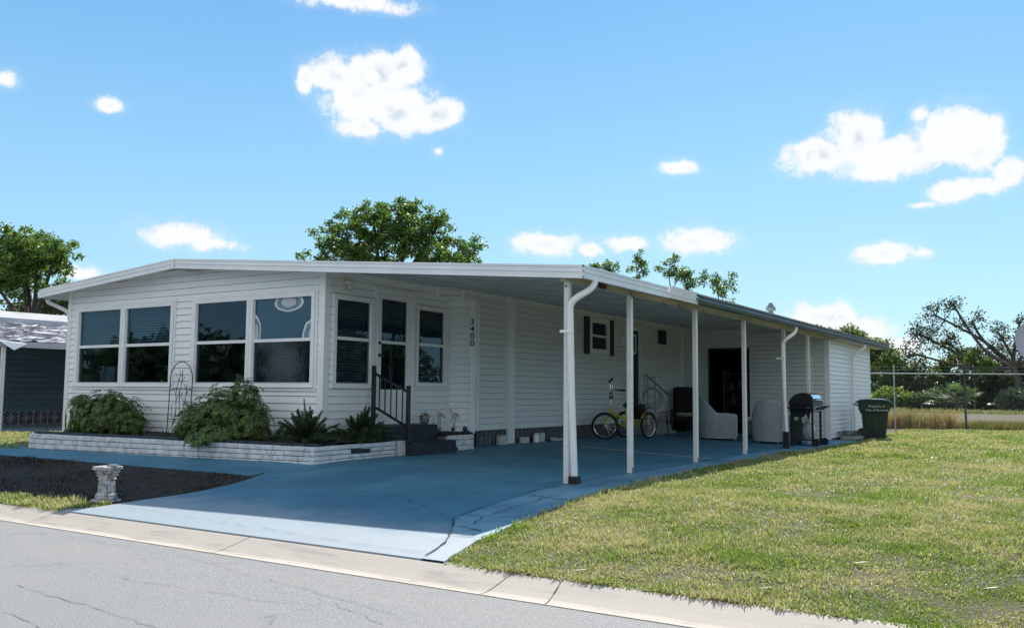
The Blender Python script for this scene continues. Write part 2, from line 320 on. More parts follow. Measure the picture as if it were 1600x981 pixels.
def ground_mats():
    # asphalt
    M = mat('street_asphalt', (.2, .2, .2), .85); nt = NT(M.node_tree); b = nt.n['Principled BSDF']; P = nt.node('ShaderNodeNewGeometry').outputs['Position']
    sp = nt.noise(P, 95, 3, .75); lg = nt.noise(nt.vec('MULTIPLY', P, (.5, 1.6, 1)), 1.1, 5, .6)
    c = nt.mix(nt.smooth(sp, .34, .66), (.13, .133, .138), (.34, .343, .35))
    c = nt.mix(nt.smooth(lg, .35, .7, 0, .5), c, (.27, .262, .25))
    vo = nt.node('ShaderNodeTexVoronoi', feature='DISTANCE_TO_EDGE'); vo.inputs['Scale'].default_value = .42
    wn = nt.node('ShaderNodeTexNoise'); nt.l.new(P, wn.inputs['Vector']); wn.inputs['Scale'].default_value = 2.2; wn.inputs['Detail'].default_value = 6
    wv = nt.vec('ADD', P, nt.vec('MULTIPLY', wn.outputs['Color'], (1.1, 1.1, 0))); nt.l.new(wv, vo.inputs['Vector'])
    crack = nt.math('MULTIPLY', nt.smooth(vo.outputs[0], .0, .011, 1, 0), nt.smooth(nt.noise(P, .9, 3), .46, .6))
    c = nt.mix(nt.math('MULTIPLY', crack, .35), c, (.05, .05, .052)); nt.l.new(c, b.inputs['Base Color'])
    bn = nt.node('ShaderNodeBump'); bn.inputs['Distance'].default_value = .006; nt.l.new(sp, bn.inputs['Height']); nt.l.new(bn.outputs[0], b.inputs['Normal'])
    # curb
    M = mat('curb_concrete', (.4, .4, .38), .85); nt = NT(M.node_tree); b = nt.n['Principled BSDF']; P = nt.node('ShaderNodeNewGeometry').outputs['Position']
    sx = nt.node('ShaderNodeSeparateXYZ'); nt.l.new(P, sx.inputs[0])
    sp = nt.noise(P, 120, 3, .7); lg = nt.noise(nt.vec('MULTIPLY', P, (.6, 3, 1)), 2.4, 6, .62)
    yy = nt.math('ADD', sx.outputs[1], nt.math('MULTIPLY', nt.math('SUBTRACT', lg, .5), .10))
    c = nt.mix(nt.smooth(yy, 5.49, 5.54), (.56, .49, .42), (.44, .40, .35))
    c = nt.mix(nt.smooth(sp, .3, .7, 0, .5), c, (.34, .30, .26))
    c = nt.mix(nt.smooth(lg, .48, .72, 0, .7), c, (.25, .235, .215)); nt.l.new(c, b.inputs['Base Color'])
    bn = nt.node('ShaderNodeBump'); bn.inputs['Distance'].default_value = .003; nt.l.new(sp, bn.inputs['Height']); nt.l.new(bn.outputs[0], b.inputs['Normal'])
    # painted slab
    for nm, ca, cb in (('blue_painted_slab', (.052, .205, .30), (.032, .15, .235)), ('worn_painted_pavers', (.17, .35, .45), (.09, .23, .32))):
        M = mat(nm, ca, .62); nt = NT(M.node_tree); b = nt.n['Principled BSDF']; P = nt.node('ShaderNodeNewGeometry').outputs['Position']
        sp = nt.noise(P, 130, 2, .7); lg = nt.noise(P, .8, 6, .6); md = nt.noise(nt.vec('MULTIPLY', P, (1, .35, 1)), 5, 5, .65)
        c = nt.mix(nt.smooth(lg, .38, .62, 0, 1), ca, cb); c = nt.mix(nt.smooth(sp, .35, .7, 0, .35), c, (.15, .30, .38))
        c = nt.mix(nt.smooth(md, .50, .72, 0, .55), c, (.045, .13, .18)); c = nt.mix(nt.smooth(nt.noise(nt.vec('MULTIPLY', P, (1.6, .45, 1)), .9, 5, .7), .52, .7, 0, .4), c, (.13, .30, .38))
        if 'pavers' in nm:
            c = nt.mix(nt.smooth(nt.noise(nt.vec('MULTIPLY', P, (2.2, 1, 1)), 9, 6, .75), .6, .66, 0, .75), c, (.09, .13, .16))
        # sunlit strip by the street painted paler into the slab, with a ragged edge
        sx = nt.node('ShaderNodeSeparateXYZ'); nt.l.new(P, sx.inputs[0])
        sun_strip = nt.math('ADD', sx.outputs[1], nt.math('MULTIPLY', nt.noise(P, 2.2, 6, .7), 1.2))
        c = nt.mix(nt.smooth(sun_strip, 6.9, 8.1, .85, 0), c, (.33, .375, .41))
        nt.l.new(c, b.inputs['Base Color'])
        b.inputs['Roughness'].default_value = .58
        bn = nt.node('ShaderNodeBump'); bn.inputs['Distance'].default_value = .0035; nt.l.new(sp, bn.inputs['Height']); nt.l.new(bn.outputs[0], b.inputs['Normal'])
    # turf soil
    M = mat('turf_soil', (.1, .1, .05), .95); nt = NT(M.node_tree); b = nt.n['Principled BSDF']; P = nt.node('ShaderNodeNewGeometry').outputs['Position']
    n1 = nt.noise(P, 1.1, 6, .62); n2 = nt.noise(P, 45, 4, .7); n3 = nt.noise(P, .35, 4, .6)
    c = nt.mix(nt.smooth(n1, .35, .65), (.085, .085, .04), (.15, .12, .08)); c = nt.mix(nt.smooth(n2, .35, .7, 0, .7), c, (.06, .066, .03))
    nt.l.new(c, b.inputs['Base Color']); bn = nt.node('ShaderNodeBump'); bn.inputs['Distance'].default_value = .03; nt.l.new(n2, bn.inputs['Height']); nt.l.new(bn.outputs[0], b.inputs['Normal'])
ground_mats()

def arange(a, b, s): 
    n = max(1, int(round((b-a)/s))); return [a+(b-a)*i/n for i in range(n+1)]
# terrain: one sheet to the horizon, behind the curb; street sheet in front
sheet('shaded_bed', arange(5.9, 8.34, .24), lambda y: -19.5, lambda y: interp(XL, y)-.01, 20, .006, mat('shade_dark_soil', (.028, .026, .022), .95, .6, 5, .02, 30, col2=(.012, .013, .012)))  # gable shade put into this near-black soil colour
V = []; F = []
gx = [-900, -400, -200, -100, -60, -40, -30, -25]+arange(-20, -9.9, 1)+arange(-9.6, -4, .4)+arange(-3, 8, 1)+[12, 20, 40, 80, 200, 500, 900]
gy = arange(5.84, 9.8, .33)+arange(10.3, 26, 1)+[29, 31, 34, 40, 60, 100, 200, 500, 1200]
for y in gy:
    for x in gx: V.append((x, y, zg(x, y)))
nx = len(gx)
for j in range(len(gy)-1):
    for i in range(nx-1): k = j*nx+i; F.append((k, k+1, k+nx+1, k+nx))
g = MB(); g.v = V; g.f = F; g.build('ground', MATS['turf_soil'], kind='structure')
s = MB(); s.add([(-900, -9, -.32), (900, -9, -.32), (900, -2, -.25), (-900, -2, -.25), (900, 5.44, -.268), (-900, 5.44, -.268)], [(0, 1, 2, 3), (3, 2, 4, 5)])
s.build('street', MATS['street_asphalt'], kind='structure')
s = MB(); s.add([(-900, -900, -.2), (900, -900, -.2), (900, -9, -.2), (-900, -9, -.2)], [(0, 1, 2, 3)]); s.build('opposite_ground', MATS['turf_soil'], kind='structure')
# rolled curb: sections with joints between
CT = [(5.41, -.262), (5.47, -.264), (5.53, -.258), (5.62, -.240), (5.74, -.212), (5.83, -.190), (5.90, -.182)]
prof = [(5.41, -.36)]+CT+[(5.90, -.36)]
cb = MB()
jx = [-60, -40, -30, -22, -18.7, -15.5, -12.5, -9.7, -6.62, -3.72, -.9, 2, 5, 10, 20, 50]
for a, b in zip(jx[:-1], jx[1:]): cb.extr(prof, 'x', a+.006, b-.006)
cb.build('curb', MATS['curb_concrete'], kind='structure')
# driveway with carport floor, and the entry walk
ys = arange(5.87, 8.75, .24)+arange(8.8, 24.5, .6)
XLf = lambda y: interp(XL, y) if y < 8.76 else (-9.6 if y < 8.79 else -10.4)
XC = [(5.87, -4.62), (6.47, -4.79), (7.44, -5.43), (8.31, -5.54), (9.2, -5.6), (10.2, -5.64), (11.4, -5.66), (24.5, -5.6)]
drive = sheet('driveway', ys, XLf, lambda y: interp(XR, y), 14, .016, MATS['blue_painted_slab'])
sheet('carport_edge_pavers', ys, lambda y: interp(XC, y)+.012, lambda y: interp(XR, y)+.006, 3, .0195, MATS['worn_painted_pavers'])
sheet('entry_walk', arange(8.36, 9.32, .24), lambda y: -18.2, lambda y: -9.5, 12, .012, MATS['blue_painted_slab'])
JOINT = mat('joint_dirt', (.03, .032, .03), .95)
def crack(name, pts, w=.014, zo=.03, seg=8, jit=.016, mt=JOINT):
    mb = MB(); P = []
    for (a, b) in zip(pts[:-1], pts[1:]):
        n = max(2, int(math.dist(a, b)/.12))
        P += [(a[0]+(b[0]-a[0])*i/n+random.uniform(-jit, jit), a[1]+(b[1]-a[1])*i/n+random.uniform(-jit, jit)) for i in range(n)]
    P.append(pts[-1])
    for (a, b) in zip(P[:-1], P[1:]):
        if random.random() < .06: continue
        ww = w*random.uniform(.4, 1.6); d = Vector((b[0]-a[0], b[1]-a[1])).normalized(); nrm = Vector((-d.y, d.x))*ww/2
        q = [(a[0]+nrm.x, a[1]+nrm.y), (a[0]-nrm.x, a[1]-nrm.y), (b[0]-nrm.x, b[1]-nrm.y), (b[0]+nrm.x, b[1]+nrm.y)]
        mb.add([(x, y, (zg(x, y) if y > 5.86 else 0)+zo) for x, y in q], [(0, 1, 2, 3)])
    return mb
mb = MB()
for pts, w in (([(-4.62, 5.95), (-4.79, 6.47), (-5.43, 7.44), (-5.54, 8.31), (-5.6, 9.2), (-5.64, 10.2), (-5.66, 11.4)], .013), ([(-5.66, 11.4), (-5.6, 16.0)], .012), ([(-5.2, 7.6), (-5.25, 9.6), (-5.3, 12)], .008),
               ([(-5.05, 7.25), (-5.2, 7.6)], .01), ([(-4.95, 8.9), (-5.55, 9.0)], .014), ([(-4.8, 7.75), (-5.4, 7.6)], .012), ([(-4.9, 9.9), (-5.6, 10.0)], .012), ([(-5.05, 11.0), (-5.6, 10.9)], .018), ([(-5.1, 11.9), (-5.6, 11.8)], .018), ([(-5.15, 12.6), (-5.6, 12.6)], .012),
               ([(-5.2, 13.9), (-5.6, 13.8)], .01), ([(-5.2, 15.5), (-5.6, 15.5)], .01), ([(-5.43, 7.44), (-6.5, 8.0)], .006), ([(-4.8, 7.0), (-5.15, 7.1)], .014), ([(-4.72, 6.75), (-4.95, 6.7)], .02), ([(-9.1, 6.25), (-4.7, 6.0)], .004)):
    c = crack('', pts, w, .030); mb.add(c.v, c.f)
for x0 in (-3.3,):
    pts = [(x0-.12, 5.44), (x0, 5.88)]; 
    d = Vector((.44*1, .12)).normalized()
    for (ya, yb, za, zb) in [(p_[0], q_[0], p_[1], q_[1]) for p_, q_ in zip(CT[:-1], CT[1:])]:
        xa = x0+.25*(5.9-ya)+random.uniform(-.01, .01)*0; xb = x0+.25*(5.9-yb); w = random.uniform(.002, .007)
        mb.add([(xa-w, ya, za+.004), (xa+w, ya, za+.004), (xb+w, yb, zb+.004), (xb-w, yb, zb+.004)], [(0, 1, 2, 3)])
mb.build('slab_joints', JOINT, kind='structure')
ROADCRACKS = (([(-9.5, 3.9), (-6.96, 3.76), (-6.31, 3.68), (-5.58, 3.65), (-4.85, 3.56), (-3.5, 3.3), (-1, 3.1)], .005), ([(-6.4, 4.30), (-4.79, 4.42), (-4.38, 4.62), (-3.73, 4.39)], .004), ([(-5.97, 3.23), (-5.29, 3.13)], .004), ([(-9.0, 5.2), (-7.0, 5.17), (-6.2, 5.08), (-3.82, 4.62)], .003))
mb = MB()
for pts, w in ROADCRACKS:
    c = crack('', pts, w, -.2585, jit=.03); mb.add(c.v, c.f)
mb.build('street_cracks', mat('tar_dark', (.14, .14, .135), .9), kind='structure')
# pale patched strip across the slab
mb = MB(); mb.add([(-8.5, 15.75, zg(-8.5, 15.8)+.026), (-8.5, 15.92, zg(-8.5, 15.8)+.026), (-5.75, 15.68, .026), (-5.75, 15.56, .026)], [(0, 3, 2, 1)])
mb.build('slab_strip', mat('pale_strip_paint', (.50, .52, .50), .7, .5, 8, col2=(.34, .40, .42)), kind='structure')
# far road behind the fence
mb = MB(); mb.add([(-80, 97, .012), (-80, 118, .012), (60, 66, .012), (60, 55, .012)], [(0, 3, 2, 1)])
mb.build('far_road', mat('far_road_pale', (.42, .41, .40), .9, .15, 1), kind='structure')

# ------------------------------------------------------------------ mobile home with carport
XS, XM, XL_, YF, YR, YSH, YEND = -10.2, -9.87, -17.25, 10.4, 10.05, 24.5, 29.75
RIDGE = -13.55
def roofz(x):          # top of the roof sheet
    return 3.455-(.0833 if x > RIDGE else .076)*abs(x-RIDGE)
def underz(x): return roofz(x)-.045
def clip(poly, a, b, c):       # keep points with a*u+b*z<=c
    out = []
    for i in range(len(poly)):
        p, q = poly[i], poly[(i+1) % len(poly)]; dp, dq = a*p[0]+b*p[1]-c, a*q[0]+b*q[1]-c
        if dp <= 0: out.append(p)
        if (dp < 0 < dq) or (dq < 0 < dp):
            t = dp/(dp-dq); out.append((p[0]+(q[0]-p[0])*t, p[1]+(q[1]-p[1])*t, ))
    return out
def siding(mb, A, B, z0, top, holes=(), course=.119, lap=.018):
    """lap siding from A to B (plan points), outward normal on the right of A->B; top(x, y) gives the wall's top, holes (u0,u1,z0,z1)"""
    A = Vector((*A, 0)); B = Vector((*B, 0)); L = (B-A).length; U = (B-A)/L; N = Vector((U.y, -U.x, 0))
    us = sorted({0, L, *[h[0] for h in holes], *[h[1] for h in holes], *([RIDGE-A.x] if abs(U.x) > .9 and A.x < RIDGE < B.x else [])})
    zmax = max(top((A+U*q).x) for q in us)
    z = z0
    while z < zmax:
        zb = z+course
        for u0, u1 in zip(us[:-1], us[1:]):
            if u1-u0 < 1e-4: continue
            t0, t1 = top((A+U*(u0+1e-4)).x), top((A+U*(u1-1e-4)).x)
            segs = [(z, zb-.010)]
            for h in holes:
                if h[0] < u0+1e-4+ (u1-u0)/2 < h[1]:
                    ns = []
                    for (a, b) in segs:
                        if b <= h[2] or a >= h[3]: ns.append((a, b)); continue
                        if a < h[2]: ns.append((a, h[2]))
                        if b > h[3]: ns.append((h[3], b))
                    segs = ns
            for (a, b) in segs:
                poly = [(u0, a), (u1, a), (u1, b), (u0, b)]
                sl = (t1-t0)/(u1-u0); poly = clip(poly, -sl, 1, t0-sl*u0)
                if len(poly) < 3: continue
                def off(zz):
                    k = (zz-z)/course
                    return lap*(1-k) if k < .52 else lap*.75*(1-k)/.48*.9      # double-four profile
                vs = [A+U*p[0]+N*off(p[1])+Vector((0, 0, p[1])) for p in poly]; mb.add(vs, [tuple(range(len(vs)))])
                if abs(a-z) < 1e-6 and a < min(t0, t1):
                    # open shadow joint under each course
                    mb.add([A+U*u0+N*(lap*.1)+Vector((0, 0, a-.010)), A+U*u1+N*(lap*.1)+Vector((0, 0, a-.010)), A+U*u1-N*.016+Vector((0, 0, a)), A+U*u0-N*.016+Vector((0, 0, a))], [(0, 1, 2, 3)])
                    mb.add([A+U*u0-N*.016+Vector((0, 0, a)), A+U*u1-N*.016+Vector((0, 0, a)), A+U*u1+N*lap+Vector((0, 0, a)), A+U*u0+N*lap+Vector((0, 0, a))], [(0, 1, 2, 3)])
                    continue
                    mb.add([A+U*u0+Vector((0, 0, a)), A+U*u1+Vector((0, 0, a)), A+U*u1+N*lap+Vector((0, 0, a)), A+U*u0+N*lap+Vector((0, 0, a))], [(0, 1, 2, 3)])
        z = zb
    return mb

home = thing('mobile_home', 'long white vinyl sided mobile home with a low gable front and an attached carport', 'mobile home', (-10, 17, .1))
def hp(name, mb, mt, smooth=False, parent=None, label=None): return mb.build(name, mt, parent or home, smooth, label=label)

# windows: outer frame span along the wall (u), sill and head, position of the meeting rail
def wall_window(A, U, u0, u1, z0, z1, zm, name='window', fw=.075, reflection=False, blind=(True, False), label=None):
    """A plan origin, U unit direction; outward normal right of U"""
    A = Vector((*A, 0)); U = Vector((*U, 0)).normalized(); N = Vector((U.y, -U.x, 0))
    M = Matrix(((U.x, N.x, 0, A.x), (U.y, N.y, 0, A.y), (0, 0, 1, 0), (0, 0, 0, 1)))    # local (u, out, z)
    fr = MB()
    fr.box((u0, -.03, z0), (u0+fw, .045, z1)).box((u1-fw, -.03, z0), (u1, .045, z1)).box((u0+fw, -.03, z0), (u1-fw, .045, z0+fw*1.05)).box((u0+fw, -.03, z1-fw), (u1-fw, .045, z1))
    a, b = u0+fw, u1-fw
    # inner stop and meeting rail
    fr.box((a, -.035, z0+fw*1.05), (a+.014, .018, z1-fw)).box((b-.014, -.035, z0+fw*1.05), (b, .018, z1-fw))
    fr.box((a+.014, -.036, zm-.026), (b-.014, .026, zm+.026))
    fr.box((u0-.008, .0451, z0+.004), (u1+.008, .058, z0+.022))
    w = hp(name, fr.xf(M), TRIM, label=label)
    # dark gasket of the lower sash
    gk = MB(); 
    for (p, q) in (((a+.014, z0+fw*1.05), (a+.026, zm-.026)), ((b-.026, z0+fw*1.05), (b-.014, zm-.026))): gk.box((p[0], -.03, p[1]), (q[0], .004, q[1]))
    gk.box((a+.026, -.03, z0+fw*1.05), (b-.026, .004, z0+fw*1.05+.014)); hp('sash_gasket', gk.xf(M), GREYM, parent=w)
    gl = MB(); gl.box((a, -.010, zm), (b, -.004, z1-fw*.9)).box((a, -.022, z0+fw), (b, -.016, zm)); hp('window_pane', gl.xf(M), GLASS, parent=w)
    if reflection:  # ringed reflection painted on a thin sheet over the pane
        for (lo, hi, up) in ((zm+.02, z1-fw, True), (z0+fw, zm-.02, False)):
            t = MB(); t.box((a+.016, (-.003 if up else -.015), lo), (b-.016, (-.0022 if up else -.0142), hi)); hp('painted_reflection', t.xf(M), ring_mat('ring_reflection_upper' if up else 'ring_reflection_lower', up), parent=w, label='painted window reflection with pale rings')
    bl = MB()
    if blind[0]:
        z = z1-fw-.01
        while z > (zm-.02 if not blind[1] else z0+fw):
            bl.add([(a, -.11, z), (b, -.11, z), (b, -.085, z-.030), (a, -.085, z-.030)], [(0, 1, 2, 3)]); z -= .048
        hp('window_blind', bl.xf(M), BLIND, parent=w)
    return w
# front gable: openings for two pairs of windows
front_w = [(-16.93, -15.42), (-15.42, -13.92), (-13.38, -11.90), (-11.90, -10.38)]
Z0, Z1, ZM = 1.22, 2.77, 2.00
holes = [(a-XL_+.02, b-XL_-.02, Z0+.03, Z1-.03) for a, b in front_w]
hp('front_wall', siding(MB(), (XL_, YF), (XS, YF), .38, underz, holes), SIDING)
for i, (a, b) in enumerate(front_w):
    wall_window((0, YF), (1, 0), a+.003, b-.003, Z0, Z1, ZM, reflection=(i == 3), blind=(i < 2, False))
# J-channel round each pair and sash trim
tr = MB()
for a, b in ((-16.93, -13.92), (-13.38, -10.38)):
    tr.box((a-.05, YF-.034, Z0-.05), (b+.05, YF+.0, Z0-.004)).box((a-.05, YF-.034, Z1+.004), (b+.05, YF, Z1+.05)).box((a-.05, YF-.034, Z0-.004), (a-.004, YF, Z1+.004)).box((b+.004, YF-.034, Z0-.004), (b+.05, YF, Z1+.004))
hp('window_casing', tr, TRIM)
# side wall of the front room with window, door, window
U0 = YF
holes = [(10.60-U0, 11.52-U0, 1.26, 2.70), (11.62-U0, 12.58-U0, .74, 2.88), (12.68-U0, 13.60-U0, 1.30, 2.70)]
hp('side_wall', siding(MB(), (XS, YF), (XS, 13.75), .38, underz, holes), SIDING)
wall_window((XS, 0), (0, 1), 10.57, 11.55, 1.22, 2.73, 2.03, blind=(True, True)); wall_window((XS, 0), (0, 1), 12.68, 13.62, 1.26, 2.73, 2.03, blind=(True, True))
# door of the front room
fr = MB(); y0, y1, z0, z1 = 11.58, 12.64, .70, 2.92
for a, b in (((XS-.03, y0, z0), (XS+.05, y0+.07, z1)), ((XS-.03, y1-.07, z0), (XS+.05, y1, z1)), ((XS-.03, y0+.07, z1-.07), (XS+.05, y1-.07, z1))): fr.box(a, b)
fr.box((XS, y0-.04, z1+.003), (XS+.062, y1+.04, z1+.03))
hp('door_frame', fr, TRIM)
dr = MB(); a, b = y0+.075, y1-.075; gz0, gz1, gm = 1.21, 2.76, 2.02; ga, gb = a+.10, b-.13
dr.box((XS-.02, a, z0+.02), (XS+.02, b, gz0)).box((XS-.02, a, gz1), (XS+.02, b, z1-.075)).box((XS-.02, a, gz0), (XS+.02, ga, gz1)).box((XS-.02, gb, gz0), (XS+.02, b, gz1)).box((XS-.021, ga, gm-.025), (XS+.024, gb, gm+.025))
dr.box((XS+.0201, a+.08, z0+.1), (XS+.026, b-.08, gz0-.08))
door = hp('door', dr, TRIM, label='white storm door with two dark glass panes')
hp('door_pane', MB().box((XS-.006, ga, gz0), (XS, gb, gz1)), GLASS, parent=door)
bl = MB(); z = gz1
while z > gm: bl.add([(XS-.09, ga, z), (XS-.09, gb, z), (XS-.065, gb, z-.03), (XS-.065, ga, z-.03)], [(0, 1, 2, 3)]); z -= .048
hp('door_blind', bl, BLIND, parent=door)
kn = MB(); kn.lathe([(.03, .0), (.03, .008), (.012, .012), (.012, .05), (.028, .055), (.03, .075), (.018, .088)], (XS+.02, a+.05, 1.79), 14, 'X'); hp('door_handle', kn, BLACK, True, parent=door)
kn = MB(); kn.lathe([(.03, .0), (.03, .012), (.018, .016), (.016, .03)], (XS+.02, a+.05, 2.00), 14, 'X'); hp('deadbolt', kn, BLACK, True, parent=door)
# diagonal return panel, overhead box, main long wall
PA, PB = (XS, 13.75), (XM, 14.13); du = Vector((PB[0]-PA[0], PB[1]-PA[1])).normalized(); dn = Vector((du.y, -du.x))
hp('return_panel', siding(MB(), PA, PB, .40, lambda x: 2.97), SIDING)
bx = MB(); q = [(XS, 13.32), (XM, 13.69), (XM-.004, 14.14), (XS-.05, 13.8)]; bx.extr(q, 'z', 2.95, roofz(XS)-.06); hp('overhead_box', bx, mat('cream_white_box', (.80, .77, .72), .5))
bt = MB()
for za, zb in ((2.925, 2.955), (3.115, 3.14)): bt.extr([(XS+.002, 13.30), (XM+.014, 13.67), (XM+.014, 14.13), (XS-.04, 13.8)], 'z', za, zb)
bt.extr([(XS+.0, 13.29), (XS+.045, 13.335), (XS+.045, 13.35), (XS+.0, 13.35)], 'z', 2.956, 3.114); bt.box((XS+.002, 13.28, 2.90), (XS+.02, 13.33, 3.12)); bt.extr([(XM-.02, 13.655), (XM+.016, 13.675), (XM+.016, 13.72), (XM-.02, 13.7)], 'z', 2.93, 3.12)
hp('overhead_box_trim', bt, TRIM)
og = MB(); e_ = Vector((XM-XS, .37)).normalized(); nn_ = Vector((e_.y, -e_.x)); A_ = Vector((XS, 13.32)); B_ = Vector((XM, 13.69))
for (p_, q_, za, zb) in ((A_+e_*.03, B_-e_*.03, 2.972, 2.982), (A_+e_*.03, B_-e_*.03, 3.090, 3.098), (A_+e_*.03, A_+e_*.042, 2.982, 3.09), (B_-e_*.042, B_-e_*.03, 2.982, 3.09)):
    og.extr([(v.x, v.y) for v in (p_+nn_*.001, q_+nn_*.001, q_+nn_*.004, p_+nn_*.004)][::-1], 'z', za, zb)
hp('box_outline', og, GREYM)  # dark outline strips stand in for shading round the box face
hs = [(18.80-13.68, 19.78-13.68, 2.14, 2.94)] ; hs2 = [(18.80-14.13, 19.78-14.13, 2.14, 2.94), (20.8-14.13, 21.6-14.13, .5, 2.86)]
hp('long_wall', siding(MB(), (XM, 14.13), (XM, YSH), .45, underz, hs2), SIDING_SHADE)
hp('long_wall_top', siding(MB(), (XM, 13.69), (XM, 14.13), 2.955, underz), SIDING_SHADE)
# shed at the back of the carport
shd = (-9.02, -7.90); 
hp('shed_front_wall', siding(MB(), (XM, YSH), (-5.75, YSH), .02, underz, [(shd[0]-XM, shd[1]-XM, 0, 2.44)]), SIDING_SHADE)
hp('shed_side_wall', siding(MB(), (-5.75, YSH), (-5.75, YEND), .05, underz), SIDING)
# unseen sides
o = MB(); 
for (A, B) in (((XL_, YEND), (XL_, YF)), ((-5.75, YEND), (XL_, YEND))): siding(o, A, B, .2, (lambda x: underz(x)), course=.3)
hp('rear_wall', o, SIDING)
# corner trims
ct = MB()
def corner(x, y, w, z0, z1, dx, dy): ct.box((x-.002 if dx > 0 else x+.002, y-.024*(-1 if dy < 0 else 1), z0), (x, y, z1))
ct.box((XL_-.02, YF-.024, .36), (XL_+.09, YF-.0, underz(XL_)-.002)).box((XL_-.022, YF-.026, .36), (XL_, YF+.09, underz(XL_)-.002))
ct.box((XS-.10, YF-.026, .36), (XS+.0, YF, underz(XS)-.002)).box((XS, YF-.026, .36), (XS+.026, YF+.09, underz(XS)-.002))
ct.box((XS, 13.66, .40), (XS+.024, 13.745, 2.94)); 
ct.box((XM-.0, 14.14, .44), (XM+.024, 14.24, 2.93))
ct.box((XM, 15.22, .14), (XM+.06, 15.31, underz(XM)-.002)).box((XM, 15.315, .13), (XM+.035, 15.50, underz(XM)-.002))
ct.box((XM, YSH-.07, .40), (XM+.02, YSH-.001, underz(XM)-.002)).box((XM+.02, YSH-.02, .40), (XM+.08, YSH-.0015, underz(XM)-.002))
ct.box((-5.86, YSH-.022, .02), (-5.75, YSH, underz(-5.8)-.002)).box((-5.75, YSH-.022, .02), (-5.728, YSH+.10, underz(-5.75)-.002))
ct.box((-5.76, YEND-.08, .02), (-5.728, YEND+.02, underz(-5.75)-.002)).box((-6.30, YSH-.03, .02), (-6.20, YSH-.0, underz(-6.2)-.002))
pd = MB(); c0 = Vector((PB[0], PB[1])); 
q = [c0-du*.12+dn*.002, c0+du*.0+dn*.002, c0+dn*.026, c0-du*.12+dn*.026]; pd.extr([(v.x, v.y) for v in q][::-1], 'z', .40, 2.93)
ct.add(pd.v, pd.f); each('corner_trim', ct, TRIM, home)
# wall head trim under the ceiling
ht = MB()
for (xa, ya, yb) in ((XS, YF, 13.3), (XM, 13.7, YSH)): ht.box((xa, ya, underz(xa)-.05), (xa+.022, yb, underz(xa)-.012))
hp('wall_head_trim', ht, TRIM)
# house number on the corner trim, one figure above the other
def text_mesh(s, size, depth=.004):
    cu = bpy.data.curves.new('t', 'FONT'); cu.body = s; cu.size = size; cu.extrude = depth; cu.align_x = 'CENTER'; cu.align_y = 'CENTER'; cu.offset = .0012
    ob = bpy.data.objects.new('t', cu); COL.objects.link(ob); dg = bpy.context.evaluated_depsgraph_get()
    me = bpy.data.meshes.new_from_object(ob.evaluated_get(dg)); vs = [v.co.copy() for v in me.vertices]; fs = [tuple(p.vertices) for p in me.polygons]
    bpy.data.objects.remove(ob); bpy.data.meshes.remove(me); return vs, fs
for k, ch in enumerate('3400'):
    vs, fs = text_mesh(ch, .165); c = c0-du*.075+dn*.034
    M = Matrix(((du.x, 0, dn.x, c.x), (du.y, 0, dn.y, c.y), (0, 1, 0, 2.51-.135*k), (0, 0, 0, 1)))
    hp('house_number', MB().add([M @ v for v in vs], fs), BLACK, label='black figure %s of the house number 3400' % ch)
# porch light
lt = MB(); lt.box((XS+.012, 10.73, 2.80), (XS+.045, 10.95, 3.02), .006).box((XS+.045, 10.79, 2.905), (XS+.15, 10.93, 2.965), .008)
lamp = hp('porch_light', lt, mat('yellowed_white_plastic', (.72, .70, .55), .5))
hp('light_globe', MB().lathe([(.045, .0), (.055, -.03), (.05, -.075), (.02, -.09)], (XS+.10, 10.86, 2.905), 14), mat('frosted_glass', (.55, .58, .58), .2), True, parent=lamp)
# interior that shows as dark rooms
it = MB(); X0, X1, Y0, Y1, za, zb = -17.1, XS-.2, YF+.2, 13.6, .5, 2.95
it.add([(X0, Y0, za), (X1, Y0, za), (X1, Y1, za), (X0, Y1, za)], [(0, 1, 2, 3)]); it.add([(X0, Y0, zb), (X1, Y0, zb), (X1, Y1, zb), (X0, Y1, zb)], [(0, 1, 2, 3)])
it.add([(X0, Y1, za), (X1, Y1, za), (X1, Y1, zb), (X0, Y1, zb)], [(0, 1, 2, 3)]); it.add([(X0, Y0, za), (X0, Y1, za), (X0, Y1, zb), (X0, Y0, zb)], [(0, 1, 2, 3)])
hp('room_lining', it, mat('room_paint', (.12, .14, .16), .8))
# armchair silhouette seen in the first window
lv = MB(); lv.obox((-16.55, 10.9, 1.48), (.05, .40, .30), 0, 0, .25)
for k in range(5): lv.obox((-16.38+k*.001, 10.78+k*.05, 1.48), (.30, .012, .30))
hp('louvred_stand', lv, BLIND)

# roof sheets, ceiling, fascias
rf = MB(); XLE, XRE, YB = -17.74, -5.42, 30.7
for (xa, xb) in ((XLE, RIDGE), (RIDGE, XRE)):
    za, zb = roofz(xa), roofz(xb); rf.add([(xa, YR+.02, za), (xb, YR+.02, zb), (xb, YB, zb), (xa, YB, za), (xa, YR+.02, za-.03), (xb, YR+.02, zb-.03), (xb, YB, zb-.03), (xa, YB, za-.03)],
        [(0, 1, 2, 3), (7, 6, 5, 4), (0, 4, 5, 1), (2, 6, 7, 3)])
roof = hp('roof', rf, mat('white_roof_coating', (.68, .68, .66), .6, .3, .8))
cl = MB(); y = YR+.06; PW = .305
while y < YB-.1:
    for xa, xb in ((XRE+.02, XM-.002) if y > 13.4 else (XRE+.02, XS-.002),):
        za, zb = underz(xa), underz(xb)
        pr_ = [(y, 0), (y+.008, -.008), (y+.018, -.008), (y+.026, 0), (y+PW, 0)]
        for (p, q) in zip(pr_[:-1], pr_[1:]): cl.add([(xa, p[0], za+p[1]), (xa, q[0], za+q[1]), (xb, q[0], zb+q[1]), (xb, p[0], zb+p[1])], [(0, 1, 2, 3)])
    y += PW
